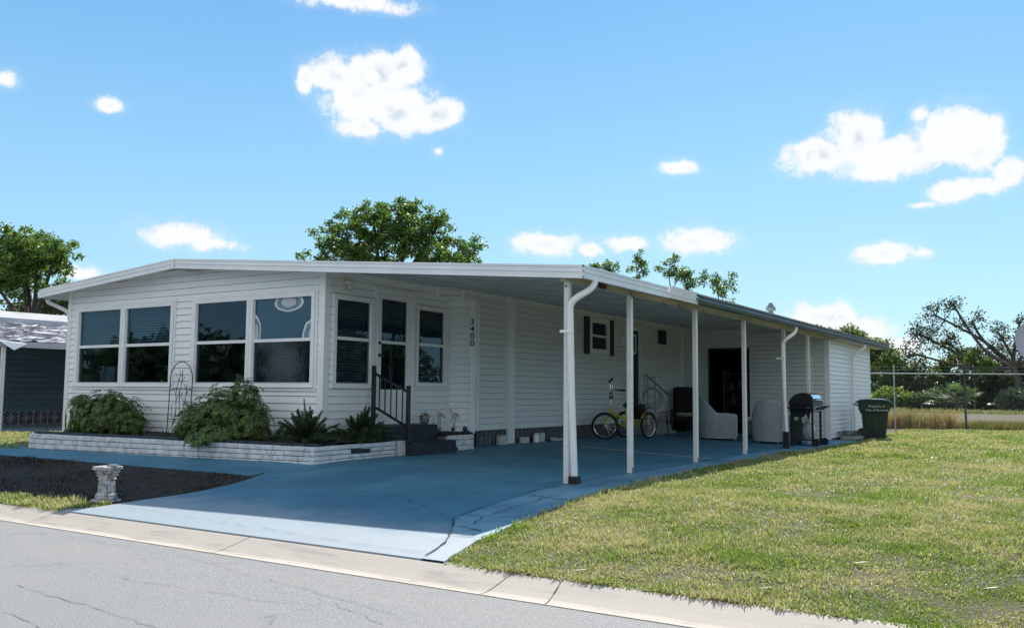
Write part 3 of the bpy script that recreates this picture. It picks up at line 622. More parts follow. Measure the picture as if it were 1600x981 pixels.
hp('carport_ceiling', cl, mat('glossy_white_pan', (.58, .60, .61), .22, .3, 2))
def fascia_profile(h=.17, t=.05):   # (out, z) ribbed box section measured from the top
    return [(0, 0), (t, -.004), (t, -.030), (t-.010, -.036), (t-.010, -.074), (t, -.080), (t, -.094), (t-.010, -.100), (t-.010, -h+.022), (t, -h+.016), (t, -h), (0, -h)]
fm = MB()
def loft(mb, stations):
    n = len(stations[0]); o = len(mb.v)
    vs = [p for s_ in stations for p in s_]; fs = [(i*n+k, i*n+(k+1) % n, (i+1)*n+(k+1) % n, (i+1)*n+k) for i in range(len(stations)-1) for k in range(n)]
    fs += [tuple(range(n-1, -1, -1)), tuple(range(len(vs)-n, len(vs)))]; mb.add(vs, fs)
pf = fascia_profile(.175)
front = lambda x, dz=.03: [(x, YR+.05-a-.05+.03, roofz(x)+dz+b) for a, b in pf]
loft(fm, [front(XLE-.03), front(RIDGE-.004)]); loft(fm, [front(RIDGE+.004), front(XRE+.055)])
fm.box((RIDGE-.03, YR-.028, roofz(RIDGE)-.15), (RIDGE+.03, YR-.022, roofz(RIDGE)+.02))
hp('front_fascia', fm, FASCIA)
hp('fascia_bracket', MB().box((RIDGE+.02, YR+.03, roofz(RIDGE)-.165), (RIDGE+.62, YR+.30, roofz(RIDGE)-.148)), GREYM)
fs_ = MB(); side = lambda y, dz=.03: [(XRE-.0+a, y, roofz(XRE)+dz+b) for a, b in fascia_profile(.17, .055)]
loft(fs_, [side(YR-.018), side(12.9)]); hp('side_fascia', fs_, FASCIA)
lp = MB(); lp.obox((XRE+.075, 13.42, roofz(XRE)-.045), (.028, 1.14, .185), 0, 0, .16); lp.obox((XRE+.092, 13.42, roofz(XRE)-.0), (.012, 1.10, .02), 0, 0, .16).obox((XRE+.085, 13.42, roofz(XRE)-.08), (.012, 1.10, .02), 0, 0, .16)
hp('loose_fascia_panel', lp, FASCIA, label='loose white fascia panel hanging a little crooked')
gt = MB(); gp = lambda y, s_=0: [(XRE-.01, y, roofz(XRE)+.02), (XRE-.01, y, roofz(XRE)-.115), (XRE+.075, y, roofz(XRE)-.115), (XRE+.10, y, roofz(XRE)-.06), (XRE+.088, y, roofz(XRE)-.03), (XRE+.11, y, roofz(XRE)+.012), (XRE+.10, y, roofz(XRE)+.02), (XRE+.07, y, roofz(XRE)-.02)]
loft(gt, [gp(13.9), gp(YB+.04)]); hp('side_gutter', gt, GUTM)
rl = MB(); rl.box((XRE-.05, 13.9, roofz(XRE)+.021), (XRE+.10, YB+.02, roofz(XRE)+.034)); hp('drip_edge', rl, GUTM)
fl = MB(); fl.box((XLE-.04, YR+.03, roofz(XLE)-.14), (XLE+.02, YB, roofz(XLE)+.02)); hp('left_gutter', fl, FASCIA)
sf = MB(); sf.add([(XLE, YR+.03, underz(XLE)), (XL_, YR+.03, underz(XL_)), (XL_, YB, underz(XL_)), (XLE, YB, underz(XLE))], [(0, 1, 2, 3)]); sf.add([(XL_, YR+.03, underz(XL_)), (RIDGE, YR+.03, underz(RIDGE)), (RIDGE, YF+.05, underz(RIDGE)), (XL_, YF+.05, underz(XL_))], [(0, 1, 2, 3)]); sf.add([(RIDGE, YR+.03, underz(RIDGE)), (XS, YR+.03, underz(XS)), (XS, YF+.05, underz(XS)), (RIDGE, YF+.05, underz(RIDGE))], [(0, 1, 2, 3)])
hp('soffit', sf, FASCIA)
# beam on the posts, with little hooks
bm = MB(); bz = underz(-5.7)-.004; bm.box((-5.735, YR+.07, bz-.115), (-5.665, YSH-.03, bz)); bm.box((-5.745, YR+.07, bz-.128), (-5.655, YSH-.03, bz-.1151)); 
bm.box((-5.60, YR+.07, bz-.06), (-5.44, YSH, bz-.02)); bm.box((-5.735, YSH+.03, bz-.1), (-5.46, YB-.02, bz-.02))
beam = hp('beam', bm, BEAM)
hk = MB()
for y in (12.05, 13.2, 13.9, 15.0, 16.9): hk.tube([(-5.62, y, bz-.10), (-5.62, y, bz-.16), (-5.60, y, bz-.175), (-5.58, y, bz-.155)], .007, 6)
hk.box((-5.655, 11.05, bz-.13), (-5.62, 11.22, bz-.02)); each('beam_hook', hk, mat('rusty_metal', (.10, .05, .04), .8), beam)
for k, y in enumerate((10.25, 12.15, 14.78, 17.4, 20.15, 22.2)):
    pm = MB(); w = .038; zt = bz-.1281; pm.box((-5.70-w, y-w, 0), (-5.70+w, y+w, zt), .006)
    pt = hp('carport_post', pm, POSTM)
    if k == 0: hp('post_bolt', MB().lathe([(.014, 0), (.014, .01)], (-5.70, y-w-.01, zt-.06), 8, 'Y'), BLACK, parent=pt)
    hp('post_foot', MB().box((-5.70-w-.012, y-w-.012, 0), (-5.70+w+.012, y+w+.012, .012)).box((-5.70+w, y-.03, .013), (-5.70+w+.006, y+.03, .10)), GREYM, parent=pt)
# downspouts
def spline(pts, n=6):
    out = []; P = [Vector(p) for p in pts]
    for i in range(len(P)-1):
        a, b, c, d = P[max(i-1, 0)], P[i], P[i+1], P[min(i+2, len(P)-1)]
        for k in range(n):
            t = k/n; out.append(.5*((2*b)+(c-a)*t+(2*a-5*b+4*c-d)*t*t+(3*b-a-3*c+d)*t**3))
    out.append(P[-1]); return out
def downspout(y, boot, dy=-.12, name='downspout'):
    zt = roofz(XRE)-.12; P = [(XRE+.03, y+.22, zt+.02), (XRE+.03, y+.21, zt-.06), (XRE+.00, y+.12, zt-.15), (XRE-.11, y-.02, zt-.26), (-5.60, y-.05, zt-.36), (-5.605, y-.05, zt-.50), (-5.60, y-.02, 1.2), (-5.575, y+.02, boot)]
    d = hp(name, MB().tube(spline(P[:6], 5)+[Vector(P[6]), Vector(P[7])], .045, 10), TRIM, True)
    bt_ = MB().box((-5.575-.062, y+.02-.062, .0), (-5.575+.062, y+.02+.062, boot+.02), .01); hp('downspout_boot', bt_, BLACK, parent=d)
    st = MB().box((-5.735, y-.094, 1.95), (-5.55, y-.086, 1.985)); hp('pipe_strap', st, TRIM, parent=d)
downspout(10.20, .10); downspout(19.80, .36)
d = MB().tube(spline([(XRE+.03, 27.3, 2.62), (XRE+.02, 27.28, 2.54), (-5.55, 27.2, 2.44), (-5.67, 27.1, 2.3), (-5.675, 27.1, 2.1)], 5)+[Vector((-5.67, 27.05, .25)), Vector((-5.60, 26.9, .12)), Vector((-5.3, 26.6, .07))], .042, 8); hp('downspout', d, TRIM, True)
hp('conduit', MB().tube([(-5.68, 26.7, .1), (-5.68, 26.7, 2.5)], .02, 6), TRIM)
d = MB().tube(spline([(XLE+.02, 10.2, 2.98), (XLE+.02, 10.22, 2.92), (-17.58, 10.32, 2.84), (-17.36, 10.42, 2.72), (-17.33, 10.46, 2.55)], 5)+[Vector((-17.33, 10.46, .2))], .042, 8); hp('downspout', d, TRIM, True)
lb = MB(); lb.add([(XM-.3, 14.3, .5), (XM-.3, 24.4, .5), (XM-.3, 24.4, 3.1), (XM-.3, 14.3, 3.1)], [(0, 1, 2, 3)]); lb.box((XM-.3, 18.4, 2.0), (XM-.02, 18.42, 3.05)).box((XM-.3, 20.2, 2.0), (XM-.02, 20.22, 3.05)); hp('room_lining', lb, MATS['room_paint'])
# breeze block skirting
def skirt(xw, ya, yb, z0, z1, nrm=1, mt=None, parent=None, name='breeze_block_skirt', bw=.29):
    mb = MB(); n = max(1, round((yb-ya)/bw)); w = (yb-ya)/n; t = .012
    for i in range(n):
        a, b = ya+i*w, ya+(i+1)*w; cx, cz = (a+b)/2, (z0+z1)/2; h = (z1-z0)
        x0, x1 = xw, xw+.03*nrm
        mb.box((x0, a+.004, z0), (x1, a+t+.004, z1)).box((x0, b-t-.004, z0), (x1, b-.004, z1)).box((x0, a+t+.004, z1-t), (x1, b-t-.004, z1)).box((x0, a+t+.004, z0), (x1, b-t-.004, z0+t))
        for ang in range(8):
            th = ang*math.pi/4+math.pi/8*0; L = min(w, h)*.60 if ang % 2 else min(w, h)*.46
            ex, ez = math.cos(th), math.sin(th)
            sc_ = (w/2-.01)/max(abs(ex), 1e-6); sd = (h/2-.01)/max(abs(ez), 1e-6); L = min(sc_, sd)
            px, pz = -ez*.008, ex*.008
            x2 = x0+.024*nrm
            q = [(cx+ex*.01+px, cz+ez*.01+pz), (cx+ex*.01-px, cz+ez*.01-pz), (cx+ex*L-px, cz+ez*L-pz), (cx+ex*L+px, cz+ez*L+pz)]
            mb.extr(q, 'x', min(x0, x2)+.0007*ang*nrm, max(x0, x2)+.0007*ang)
            if ang % 2 == 0:
                for sg in (-1, 1):
                    th2 = th+sg*.36; e2 = (math.cos(th2), math.sin(th2)); L2 = min((w/2-.012)/max(abs(e2[0]), 1e-6), (h/2-.012)/max(abs(e2[1]), 1e-6))
                    m1 = (cx+ex*.045, cz+ez*.045); m2 = (cx+e2[0]*L2, cz+e2[1]*L2); dd = Vector((m2[0]-m1[0], m2[1]-m1[1])).normalized(); pp = (-dd.y*.006, dd.x*.006)
                    mb.extr([(m1[0]+pp[0], m1[1]+pp[1]), (m1[0]-pp[0], m1[1]-pp[1]), (m2[0]-pp[0], m2[1]-pp[1]), (m2[0]+pp[0], m2[1]+pp[1])], 'x', min(x0, x2)+.001*nrm+.0004*ang, max(x0, x2)-.002+.0004*ang)
    return mb.build(name, mt or mat('grey_breeze_block', (.20, .22, .24), .8, .4, 6), parent or home)
skirt(XM-.005, 14.2, 23.6, .13, .449)
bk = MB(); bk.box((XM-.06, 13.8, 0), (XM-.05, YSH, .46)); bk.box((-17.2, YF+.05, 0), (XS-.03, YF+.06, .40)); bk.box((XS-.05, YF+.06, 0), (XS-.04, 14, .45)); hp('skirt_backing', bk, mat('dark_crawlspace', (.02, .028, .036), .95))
# long wall: small window with shutters, back door, vent, panel
w = wall_window((XM, 0), (0, 1), 18.78, 19.80, 2.12, 2.95, 2.54, fw=.10, blind=(True, False), label='small white framed window between dark shutters')
for a, b in ((18.50, 18.76), (19.83, 20.05)):
    sh = MB(); sh.box((XM+.012, a, 2.09), (XM+.04, b, 2.97), .004)
    for k in range(26): sh.obox((XM+.043, (a+b)/2, 2.15+k*.030), (.010, b-a-.07, .006), 0, 0, .5)
    hp('shutter', sh, SHUT)
bd = MB(); bd.box((XM-.05, 20.84, .66), (XM-.01, 21.56, 2.80)); bdo = hp('back_door', bd, DARKDOOR, label='dark navy back door with a small white framed pane')
bf = MB()
for a, b in (((XM-.02, 20.76, .64), (XM+.03, 20.84, 2.88)), ((XM-.02, 21.56, .64), (XM+.03, 21.64, 2.88)), ((XM-.02, 20.84, 2.80), (XM+.03, 21.56, 2.88))): bf.box(a, b)
hp('back_door_frame', bf, TRIM)
pn = MB(); a, b, c, d_ = 20.98, 21.42, 2.20, 2.70
pn.box((XM-.009, a, c), (XM+.004, a+.05, d_)).box((XM-.009, b-.05, c), (XM+.004, b, d_)).box((XM-.009, a+.05, c), (XM+.004, b-.05, c+.05)).box((XM-.009, a+.05, d_-.05), (XM+.004, b-.05, d_)); hp('door_pane_frame', pn, TRIM, parent=bdo)
hp('door_pane', MB().box((XM-.009, a+.05, c+.05), (XM-.004, b-.05, d_-.05)), mat('grey_pane', (.06, .08, .09), .12), parent=bdo)
vt = MB(); vt.box((XM+.012, 22.80, 2.53), (XM+.03, 23.36, 2.92), .004)
for k in range(9): vt.obox((XM+.036, 23.08, 2.57+k*.038), (.012, .50, .008), 0, 0, .6)
hp('wall_vent', vt, SHUT)
el = MB(); el.box((XM+.012, 20.42, 2.37), (XM+.10, 20.70, 2.62), .01); el.box((XM+.04, 20.66, 1.0), (XM+.06, 20.68, 2.37)); hp('electric_box', el, TRIM)
ap = MB(); a, b, c, d_ = 21.90, 22.60, 1.08, 1.62
ap.box((XM+.014, a, c), (XM+.020, a+.02, d_)).box((XM+.014, b-.02, c), (XM+.020, b, d_)).box((XM+.014, a+.02, c), (XM+.020, b-.02, c+.02)).box((XM+.014, a+.02, d_-.02), (XM+.020, b-.02, d_)); hp('access_panel_frame', ap, GREYM)
# dark open doorway of the shed
dd = MB(); dd.box((shd[0]-.03, YSH-.03, .0), (shd[0]+.03, YSH+.08, 2.47)).box((shd[1]-.03, YSH-.03, 0), (shd[1]+.03, YSH+.08, 2.47)).box((shd[0]+.03, YSH-.03, 2.41), (shd[1]-.03, YSH+.08, 2.47)); hp('shed_door_frame', dd, DARKDOOR)
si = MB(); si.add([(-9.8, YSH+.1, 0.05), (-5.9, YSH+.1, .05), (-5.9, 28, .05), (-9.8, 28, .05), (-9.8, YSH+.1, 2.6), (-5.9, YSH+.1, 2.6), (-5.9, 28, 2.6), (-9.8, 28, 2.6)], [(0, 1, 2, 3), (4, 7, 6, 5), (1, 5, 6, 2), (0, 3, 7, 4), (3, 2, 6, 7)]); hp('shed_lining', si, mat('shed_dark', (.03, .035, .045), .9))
ss = MB()
for k in range(4): ss.box((-8.9, 25.4, .4+k*.45), (-8.3, 25.8, .43+k*.45))
ss.box((-8.75, 25.5, .9), (-8.6, 25.7, 1.2)).box((-8.55, 25.5, 1.35), (-8.4, 25.7, 1.62)).box((-8.8, 25.5, 1.33), (-8.66, 25.6, 1.5)).box((-8.95, 25.38, 0), (-8.9, 25.82, 1.9)); hp('shed_shelf', ss, mat('shelf_grey', (.14, .15, .17), .8))
# roof vent
rv = MB(); zr = roofz(-7.7); rv.lathe([(.16, 0), (.16, .02), (.10, .06), (.07, .16), (.10, .20), (.12, .24), (.09, .30), (.07, .62), (.13, .64), (.15, .72), (.08, .80), (.04, .88), (.01, .90)], (-7.7, 26, zr), 16); hp('roof_vent', rv, GREYM, True)

# ------------------------------------------------------------------ brick planters
def brick_wall(mb, A, B, zb, zt, courses, bl=.30, th=.10, skip=(), phase=0.0):
    """painted slump bricks in courses between A and B; zb may be a function of the fraction along"""
    A = Vector(A); B = Vector(B); L = (B-A).length; U = (B-A)/L; ang = math.atan2(U.y, U.x); N = Vector((U.y, -U.x))
    for c in range(courses):
        x = -(bl*.5 if (c+phase) % 2 else 0)-random.uniform(0, .05)
        while x < L:
            w = bl*random.uniform(.86, 1.12); a, b = max(x, 0), min(x+w, L); x += w
            if b-a < .03: continue
            mid = (a+b)/2/L; z0 = zb(mid); hh = (zt-z0)/courses
            if (c, int((a+b)/2/.3)) in skip: continue
            p = A+U*((a+b)/2)-N*(th/2); jz = random.uniform(-.002, .002)
            mb.obox((p.x+N.x*random.uniform(-.003, .005), p.y+N.y*random.uniform(-.003, .005), z0+hh*(c+.5)+jz), (b-a-.008, th, hh-.009), ang+random.uniform(-.004, .004), random.uniform(-.01, .01), 0, .008)
    return mb
BRICKP = mat('white_painted_brick', (.78, .79, .80), .7, .28, 7, .004, 45, col2=(.50, .52, .54))
MORT = mat('grey_mortar', (.20, .22, .25), .9, .3, 9)  # plain grey core behind the white bricks
pl = thing('brick_planter', 'long low white painted brick planter along the front of the home, filled with shrubs', 'planter', (-12.7, 9.3, .1))
PLT = .375; C0, C1, C2 = (-16.05, 9.02), (-9.33, 9.36), (-9.42, 11.28)
mb = MB(); brick_wall(mb, C0, C1, lambda t: .02+.08*t, PLT, 4, .34)
brick_wall(mb, C1, C2, lambda t: .10+.02*t, PLT, 4, .30, skip=((2, 3),)); brick_wall(mb, (-16.05, 10.35), C0, lambda t: .02, PLT, 4, .3)
mb.build('brick_wall', BRICKP, pl)
mb = MB(); mb.extr([(-16.03, 9.05), (-9.37, 9.385), (-9.455, 11.29), (-9.55, 11.29), (-9.48, 9.46), (-15.94, 9.13)], 'z', -.05, PLT-.02); mb.extr([(-16.03, 9.06), (-15.95, 9.06), (-15.95, 10.3), (-16.03, 10.3)], 'z', -.05, PLT-.021); mb.build('mortar_core', MORT, pl)
mb = MB(); mb.box((-9.415, 10.22, .235), (-9.37, 10.62, .30), .004); mb.build('dark_vent_brick', BLACKP, pl)
mb = MB(); V = []
nx_, ny_ = 60, 16
for j in range(ny_+1):
    for i in range(nx_+1):
        x = -15.93+(6.45)*i/nx_; y = (9.14+.34*i/nx_)+(10.37-9.1-.30*i/nx_)*j/ny_; V.append((x, y, PLT-.015+random.uniform(-.012, .022)+.05*j/ny_))
mb.add(V, [(j*(nx_+1)+i, j*(nx_+1)+i+1, (j+1)*(nx_+1)+i+1, (j+1)*(nx_+1)+i) for j in range(ny_) for i in range(nx_)])
mb.add([(-10.19, 10.3, PLT+.01), (-9.50, 10.3, PLT), (-9.52, 11.28, PLT), (-10.19, 11.28, PLT)], [(0, 1, 2, 3)]); mb.build('planter_soil', SOIL, pl, True)
mb = MB(); a = Vector(C0); b = Vector(C1)
for k in range(14):
    p = a+(b-a)*(k/14)+Vector((.22, .17)); mb.obox((p.x, p.y, PLT+.012), (.47, .12, .05), math.atan2((b-a).y, (b-a).x)+random.uniform(-.01, .01), 0, 0, .012)
mb.build('planter_edging', mat('dark_blue_edging', (.02, .035, .055), .7, .3, 6), pl, label='dark blue rubber edging behind the bricks')
mb = MB(); mb.obox((-9.47, 11.42, .25), (.20, .22, .26), .0, 0, 0, .008); mb.build('end_block', WHITEBLK, pl)

p2 = thing('brick_planter', 'short white painted brick planter between the black steps and the corner, holding metal flamingos', 'planter', (-9.6, 13.1, .14))
mb = MB(); brick_wall(mb, (-9.45, 12.72), (-9.45, 13.52), lambda t: .14, .42, 3, .32); brick_wall(mb, (-9.45, 13.52), (-9.85, 13.60), lambda t: .14, .42, 3, .3); mb.build('brick_wall', BRICKP, p2)
mb = MB(); mb.box((-10.19, 12.7, .14), (-9.49, 13.47, .41)); mb.build('mortar_core', MORT, p2)
mb = MB(); mb.box((-10.19, 12.66, .4201), (-9.46, 13.50, .455), .008); mb.build('planter_soil', SOIL, p2)
mb = MB(); mb.box((-9.452, 12.72, .145), (-9.42, 12.98, .215), .004); mb.build('dark_vent_brick', BLACKP, p2)

# ------------------------------------------------------------------ entry steps and rail
st = thing('entry_steps', 'black painted entry steps with a slanted iron handrail at the front door', 'steps', (-9.7, 12, .13))
MB().box((-10.17, 11.28, .10), (-9.62, 12.66, .61), .012).build('platform', BLACKP, st)
MB().box((-9.618, 11.46, .10), (-9.22, 12.66, .355), .012).build('step', BLACKP, st)
hr = MB()
hr.box((-10.02, 11.34, .611), (-9.96, 11.40, 1.60), .006); hr.box((-9.33, 11.40, .356), (-9.27, 11.46, 1.27), .006)
def bar(mb, a, b, w): mb.tube([a, b], w*.72, 4)
bar(hr, (-9.99, 11.37, 1.48), (-9.30, 11.43, 1.16), .034); bar(hr, (-9.99, 11.37, .93), (-9.30, 11.43, .60), .034)
hr.build('handrail', BLACK, st)
bs = MB()
for k in range(1, 6):
    t = k/6; x = -9.99+.69*t; y = 11.37+.06*t; bs.box((x-.008, y-.008, .935-.33*t), (x+.008, y+.008, 1.475-.32*t))
bs.build('balusters', BLACK, st)
wb = thing('concrete_block', 'white block standing behind the ferns beside the black platform', 'block', (-9.85, 11.2, .39)); MB().box((-10.0, 11.12, .38), (-9.7, 11.26, .56), .01).build('block', WHITEBLK, wb)
# back door steps with handrail
s2 = thing('back_steps', 'small grey concrete steps with a slanted metal rail at the dark back door', 'steps', (-9.4, 21.4, .13))
MB().box((XM+.04, 20.8, .10), (-9.30, 22.0, .56), .01).build('landing', CONC, s2); MB().box((XM+.04, 22.002, .10), (-9.30, 22.35, .38), .01).build('step', CONC, s2); MB().box((XM+.04, 22.352, .10), (-9.30, 22.7, .22), .01).build('step', CONC, s2)
hr = MB(); hr.tube([(-9.30, 20.7, 1.66), (-9.28, 22.0, 1.20), (-9.27, 22.1, 1.14)], .022, 8); hr.tube([(-9.30, 20.85, .5), (-9.30, 20.85, 1.6)], .018, 8); hr.tube([(-9.27, 22.12, .1), (-9.27, 22.12, 1.14)], .024, 8); hr.tube([(-9.30, 21.3, .5), (-9.29, 21.3, 1.45)], .014, 8)
hr.build('handrail', GREYM, s2, True)

# ------------------------------------------------------------------ foliage helpers
def leafmat(name, c1, c2, vs=1.2, trans=.35, rough=.42, isl=.45):
    return mat(name, c1, rough, .5, vs, col2=c2, trans=trans, island=isl)
def rot_basis(n, k=None):
    """random leaf frames around normals n (N,3)"""
    n = n/np.linalg.norm(n, axis=1, keepdims=True); a = rng.normal(size=n.shape); t = np.cross(n, a); t /= np.linalg.norm(t, axis=1, keepdims=True)+1e-9
    return t, np.cross(n, t), n
def leaves(P, N, L, Wd, droop=.2):
    """leaf = folded pair of quads along t: returns V,F (quads)"""
    t, b, n = rot_basis(N); k = len(P); L = np.broadcast_to(L, (k,))[:, None]; Wd = np.broadcast_to(Wd, (k,))[:, None]
    base = P; mid = P+t*L*.5+n*L*.05; tip = P+t*L-n*L*droop; l = mid+b*Wd*.5+n*Wd*.12; r_ = mid-b*Wd*.5+n*Wd*.12
    V = np.stack([base, l, tip, r_], 1).reshape(-1, 3); F = np.arange(4*k).reshape(-1, 4); return V, F
def unit(k): v = rng.normal(size=(k, 3)); return v/np.linalg.norm(v, axis=1, keepdims=True)

def crown_clusters(ells, n, shell=.55):
    """cluster centres spread through a union of ellipsoids [(cx,cy,cz,rx,ry,rz)]"""
    vol = np.array([e[3]*e[4]*e[5] for e in ells])**.8; pick = rng.choice(len(ells), n, p=vol/vol.sum()); E_ = np.array(ells)[pick]
    d = unit(n); rr = rng.uniform(shell, 1.0, n)**.7; rr *= 1+.16*np.sin(7*d[:, 0]+3*pick)*np.cos(6*d[:, 2]+pick)
    return E_[:, :3]+d*E_[:, 3:]*rr[:, None], d
def tree(name, label, cat, base, fork, ells, ncl, per, lsz, spread, lm, bm_=None, group=None, r0=.2, shell=.45, nbr=40, wob=.5, trunkpts=None, sub=True):
    t = thing(name, label, cat, base, group)
    C_, D_ = crown_clusters(ells, ncl, shell)
    tr_ = MB(); base = Vector(base); fork = Vector(fork)
    tp = [base+Vector((0, 0, -.1)), base.lerp(fork, .35)+Vector((random.uniform(-.2, .2)*wob, 0, 0)), base.lerp(fork, .7)+Vector((random.uniform(-.2, .2)*wob, 0, 0)), fork] if trunkpts is None else [Vector(q) for q in trunkpts]
    tr_.tube(spline(tp, 3), list(np.linspace(r0*1.15, r0*.72, (len(tp)-1)*3+1)), 8)
    tr_.build('trunk', bm_ or BARK, t, True)
    br = MB(); limbs = []
    for e in ells:
        c = Vector(e[:3]); mid = fork.lerp(c, .5)+Vector([random.uniform(-.12, .12)*wob*(c-fork).length for _ in range(3)])
        pts = spline([fork, mid, c], 4); br.tube(pts, list(np.linspace(r0*.55, r0*.22, len(pts))), 6); limbs += pts[3:]
    for i in rng.choice(ncl, min(nbr, ncl), replace=False):
        c = Vector(C_[i]); s_ = min(limbs, key=lambda q: (q-c).length+.001); mid = s_.lerp(c, .5)+Vector([random.uniform(-.1, .1)*(c-s_).length for _ in range(3)])
        pts = spline([s_, mid, c], 3); br.tube(pts, list(np.linspace(r0*.16, r0*.035, len(pts))), 4)
    br.build('branches', bm_ or BARK, t, True)
    P = np.repeat(C_, per, 0)+unit(ncl*per)*(rng.uniform(0, 1, ncl*per)**.6*spread)[:, None]*np.array([1, 1, .75])
    N_ = unit(len(P))*1.0+np.array([0, 0, .55])
    V, F = leaves(P, N_, lsz*rng.uniform(.7, 1.25, len(P)), lsz*.55*rng.uniform(.8, 1.2, len(P)))
    np_mesh('crown', V, F, lm, t)
    return t

# ------------------------------------------------------------------ shrubs and plants of the planter
def schefflera(label, ells, ncl, lm, base):
    t = thing('shrub', label, 'shrub', base)
    C_, D_ = crown_clusters(ells, ncl, .35)
    keep = C_[:, 2] > PLT-.03; C_, D_ = C_[keep], D_[keep]; n = len(C_)
    V_ = []; K = 8; ax = D_+np.array([0, -.1, .5]); tt, bb, nn = rot_basis(ax)
    for k in range(K):
        w = 2*math.pi*k/K; d = tt*math.cos(w)+bb*math.sin(w); side = -tt*math.sin(w)+bb*math.cos(w)
        L = rng.uniform(.055, .095, n)[:, None]; Wd = L*.34
        p0 = C_+d*.008; p1 = C_+d*L*.55+nn*L*.06; p2 = C_+d*L-nn*L*.06
        V_.append(np.stack([p0, p1+side*Wd*.5, p2, p1-side*Wd*.5], 1))
    V = np.concatenate(V_).reshape(-1, 3); np_mesh('leaves', V, np.arange(len(V)).reshape(-1, 4), lm, t)
    b_ = MB(); 
    for i in rng.choice(n, 46, replace=False):
        c = Vector(C_[i]); o = Vector((base[0]+random.uniform(-.15, .15), base[1]+random.uniform(-.08, .08), PLT-.02)); b_.tube([o, o.lerp(c, .5)+Vector((0, 0, .08)), c], [.012, .009, .004], 5)
    b_.build('stems', mat('green_brown_stem', (.06, .06, .03), .8), t)
    return t
SCH = leafmat('umbrella_shrub_leaf', (.045, .105, .028), (.14, .20, .035), 6.0, .3, .5, .6)
schefflera('rounded dark green umbrella-leaf shrub at the left end of the planter', [(-15.5, 9.85, .72, .42, .40, .36), (-15.0, 9.82, .82, .48, .42, .36), (-14.5, 9.8, .74, .42, .42, .36), (-14.9, 9.6, .60, .7, .35, .26), (-15.75, 9.8, .95, .25, .2, .14), (-14.15, 9.75, .56, .25, .3, .2)], 1250, SCH, (-15, 9.85, PLT-.02))
schefflera('larger green umbrella-leaf shrub right of the wire trellis, spilling over the bricks', [(-12.2, 9.75, .70, .48, .42, .38), (-11.7, 9.75, .86, .46, .42, .40), (-11.28, 9.78, 1.06, .26, .28, .34), (-11.1, 9.75, .72, .34, .38, .38), (-11.7, 9.45, .52, .75, .32, .24), (-11.55, 9.12, .40, .34, .14, .15), (-12.5, 9.75, .5, .26, .3, .24)], 1500, SCH, (-11.7, 9.8, PLT-.02))
def foxtail(label, base, fronds, lm):
    t = thing('foxtail_fern', label, 'fern', base); V_ = []
    sm = MB()
    for (az, lean, L, w) in fronds:
        d = Vector((math.cos(az), math.sin(az), 0)); P = []; M_ = 26
        for i in range(M_+1):
            s_ = i/M_; P.append(Vector(base)+d*(L*(math.sin(lean)*s_+.20*s_*s_*lean))+Vector((0, 0, L*(math.cos(lean)*s_-.28*lean*s_*s_))))
        sm.tube(P[::5]+[P[-1]], .004, 4, False)
        k = 560; s_ = rng.uniform(.04, 1, k); idx = np.minimum((s_*M_).astype(int), M_-1); Pa = np.array([tuple(q) for q in P]); pos = Pa[idx]+(Pa[idx+1]-Pa[idx])*(s_*M_-idx)[:, None]
        tg = (Pa[idx+1]-Pa[idx]); tg /= np.linalg.norm(tg, axis=1, keepdims=True); rd = np.cross(tg, unit(k)); rd /= np.linalg.norm(rd, axis=1, keepdims=True)
        wd = w*np.clip(1.15*(1-s_)**.5+.1, .12, 1)*rng.uniform(.8, 1.1, k); tip = pos+rd*wd[:, None]+tg*(wd*.9)[:, None]; sd = np.cross(tg, rd)*.0035
        V_.append(np.stack([pos-sd, pos+sd, tip+sd*.4, tip-sd*.4], 1))
    V = np.concatenate(V_).reshape(-1, 3); np_mesh('fronds', V, np.arange(len(V)).reshape(-1, 4), lm, t); sm.build('stems', MATS['green_brown_stem'], t)
    return t
FX = leafmat('foxtail_leaf', (.045, .09, .04), (.085, .13, .05), 6, .2, .5, .4)
R_ = random.Random(3)
foxtail('upright dark foxtail fern at the corner of the planter, its plumes against the front wall', (-9.85, 9.75, PLT), [(R_.uniform(0, 6.28), R_.uniform(.05, 1.15), R_.uniform(.38, .62), .06) for _ in range(46)]+[(2.9, .15, .72, .045), (2.7, .4, .62, .045), (3.3, .95, .62, .045), (3.5, .7, .6, .045), (3.9, 1.0, .55, .045)], FX)
foxtail('spreading foxtail fern beside the entry steps', (-9.72, 10.72, PLT), [(R_.uniform(0, 6.28), R_.uniform(.15, 1.2), R_.uniform(.38, .62), .06) for _ in range(46)]+[(.6, .25, .62, .045), (.2, .5, .6, .045), (1.2, .9, .66, .045), (1.3, 1.15, .72, .05), (-.1, .95, .5, .045), (1.5, 1.3, .8, .05)], FX)
foxtail('low ragged fern between the larger shrub and the corner ferns', (-10.55, 9.7, PLT), [(R_.uniform(0, 6.28), R_.uniform(.4, 1.3), R_.uniform(.22, .40), .035) for _ in range(18)], leafmat('fern_yellow_green', (.06, .075, .03), (.10, .10, .04), 6, .25, .5, .4))
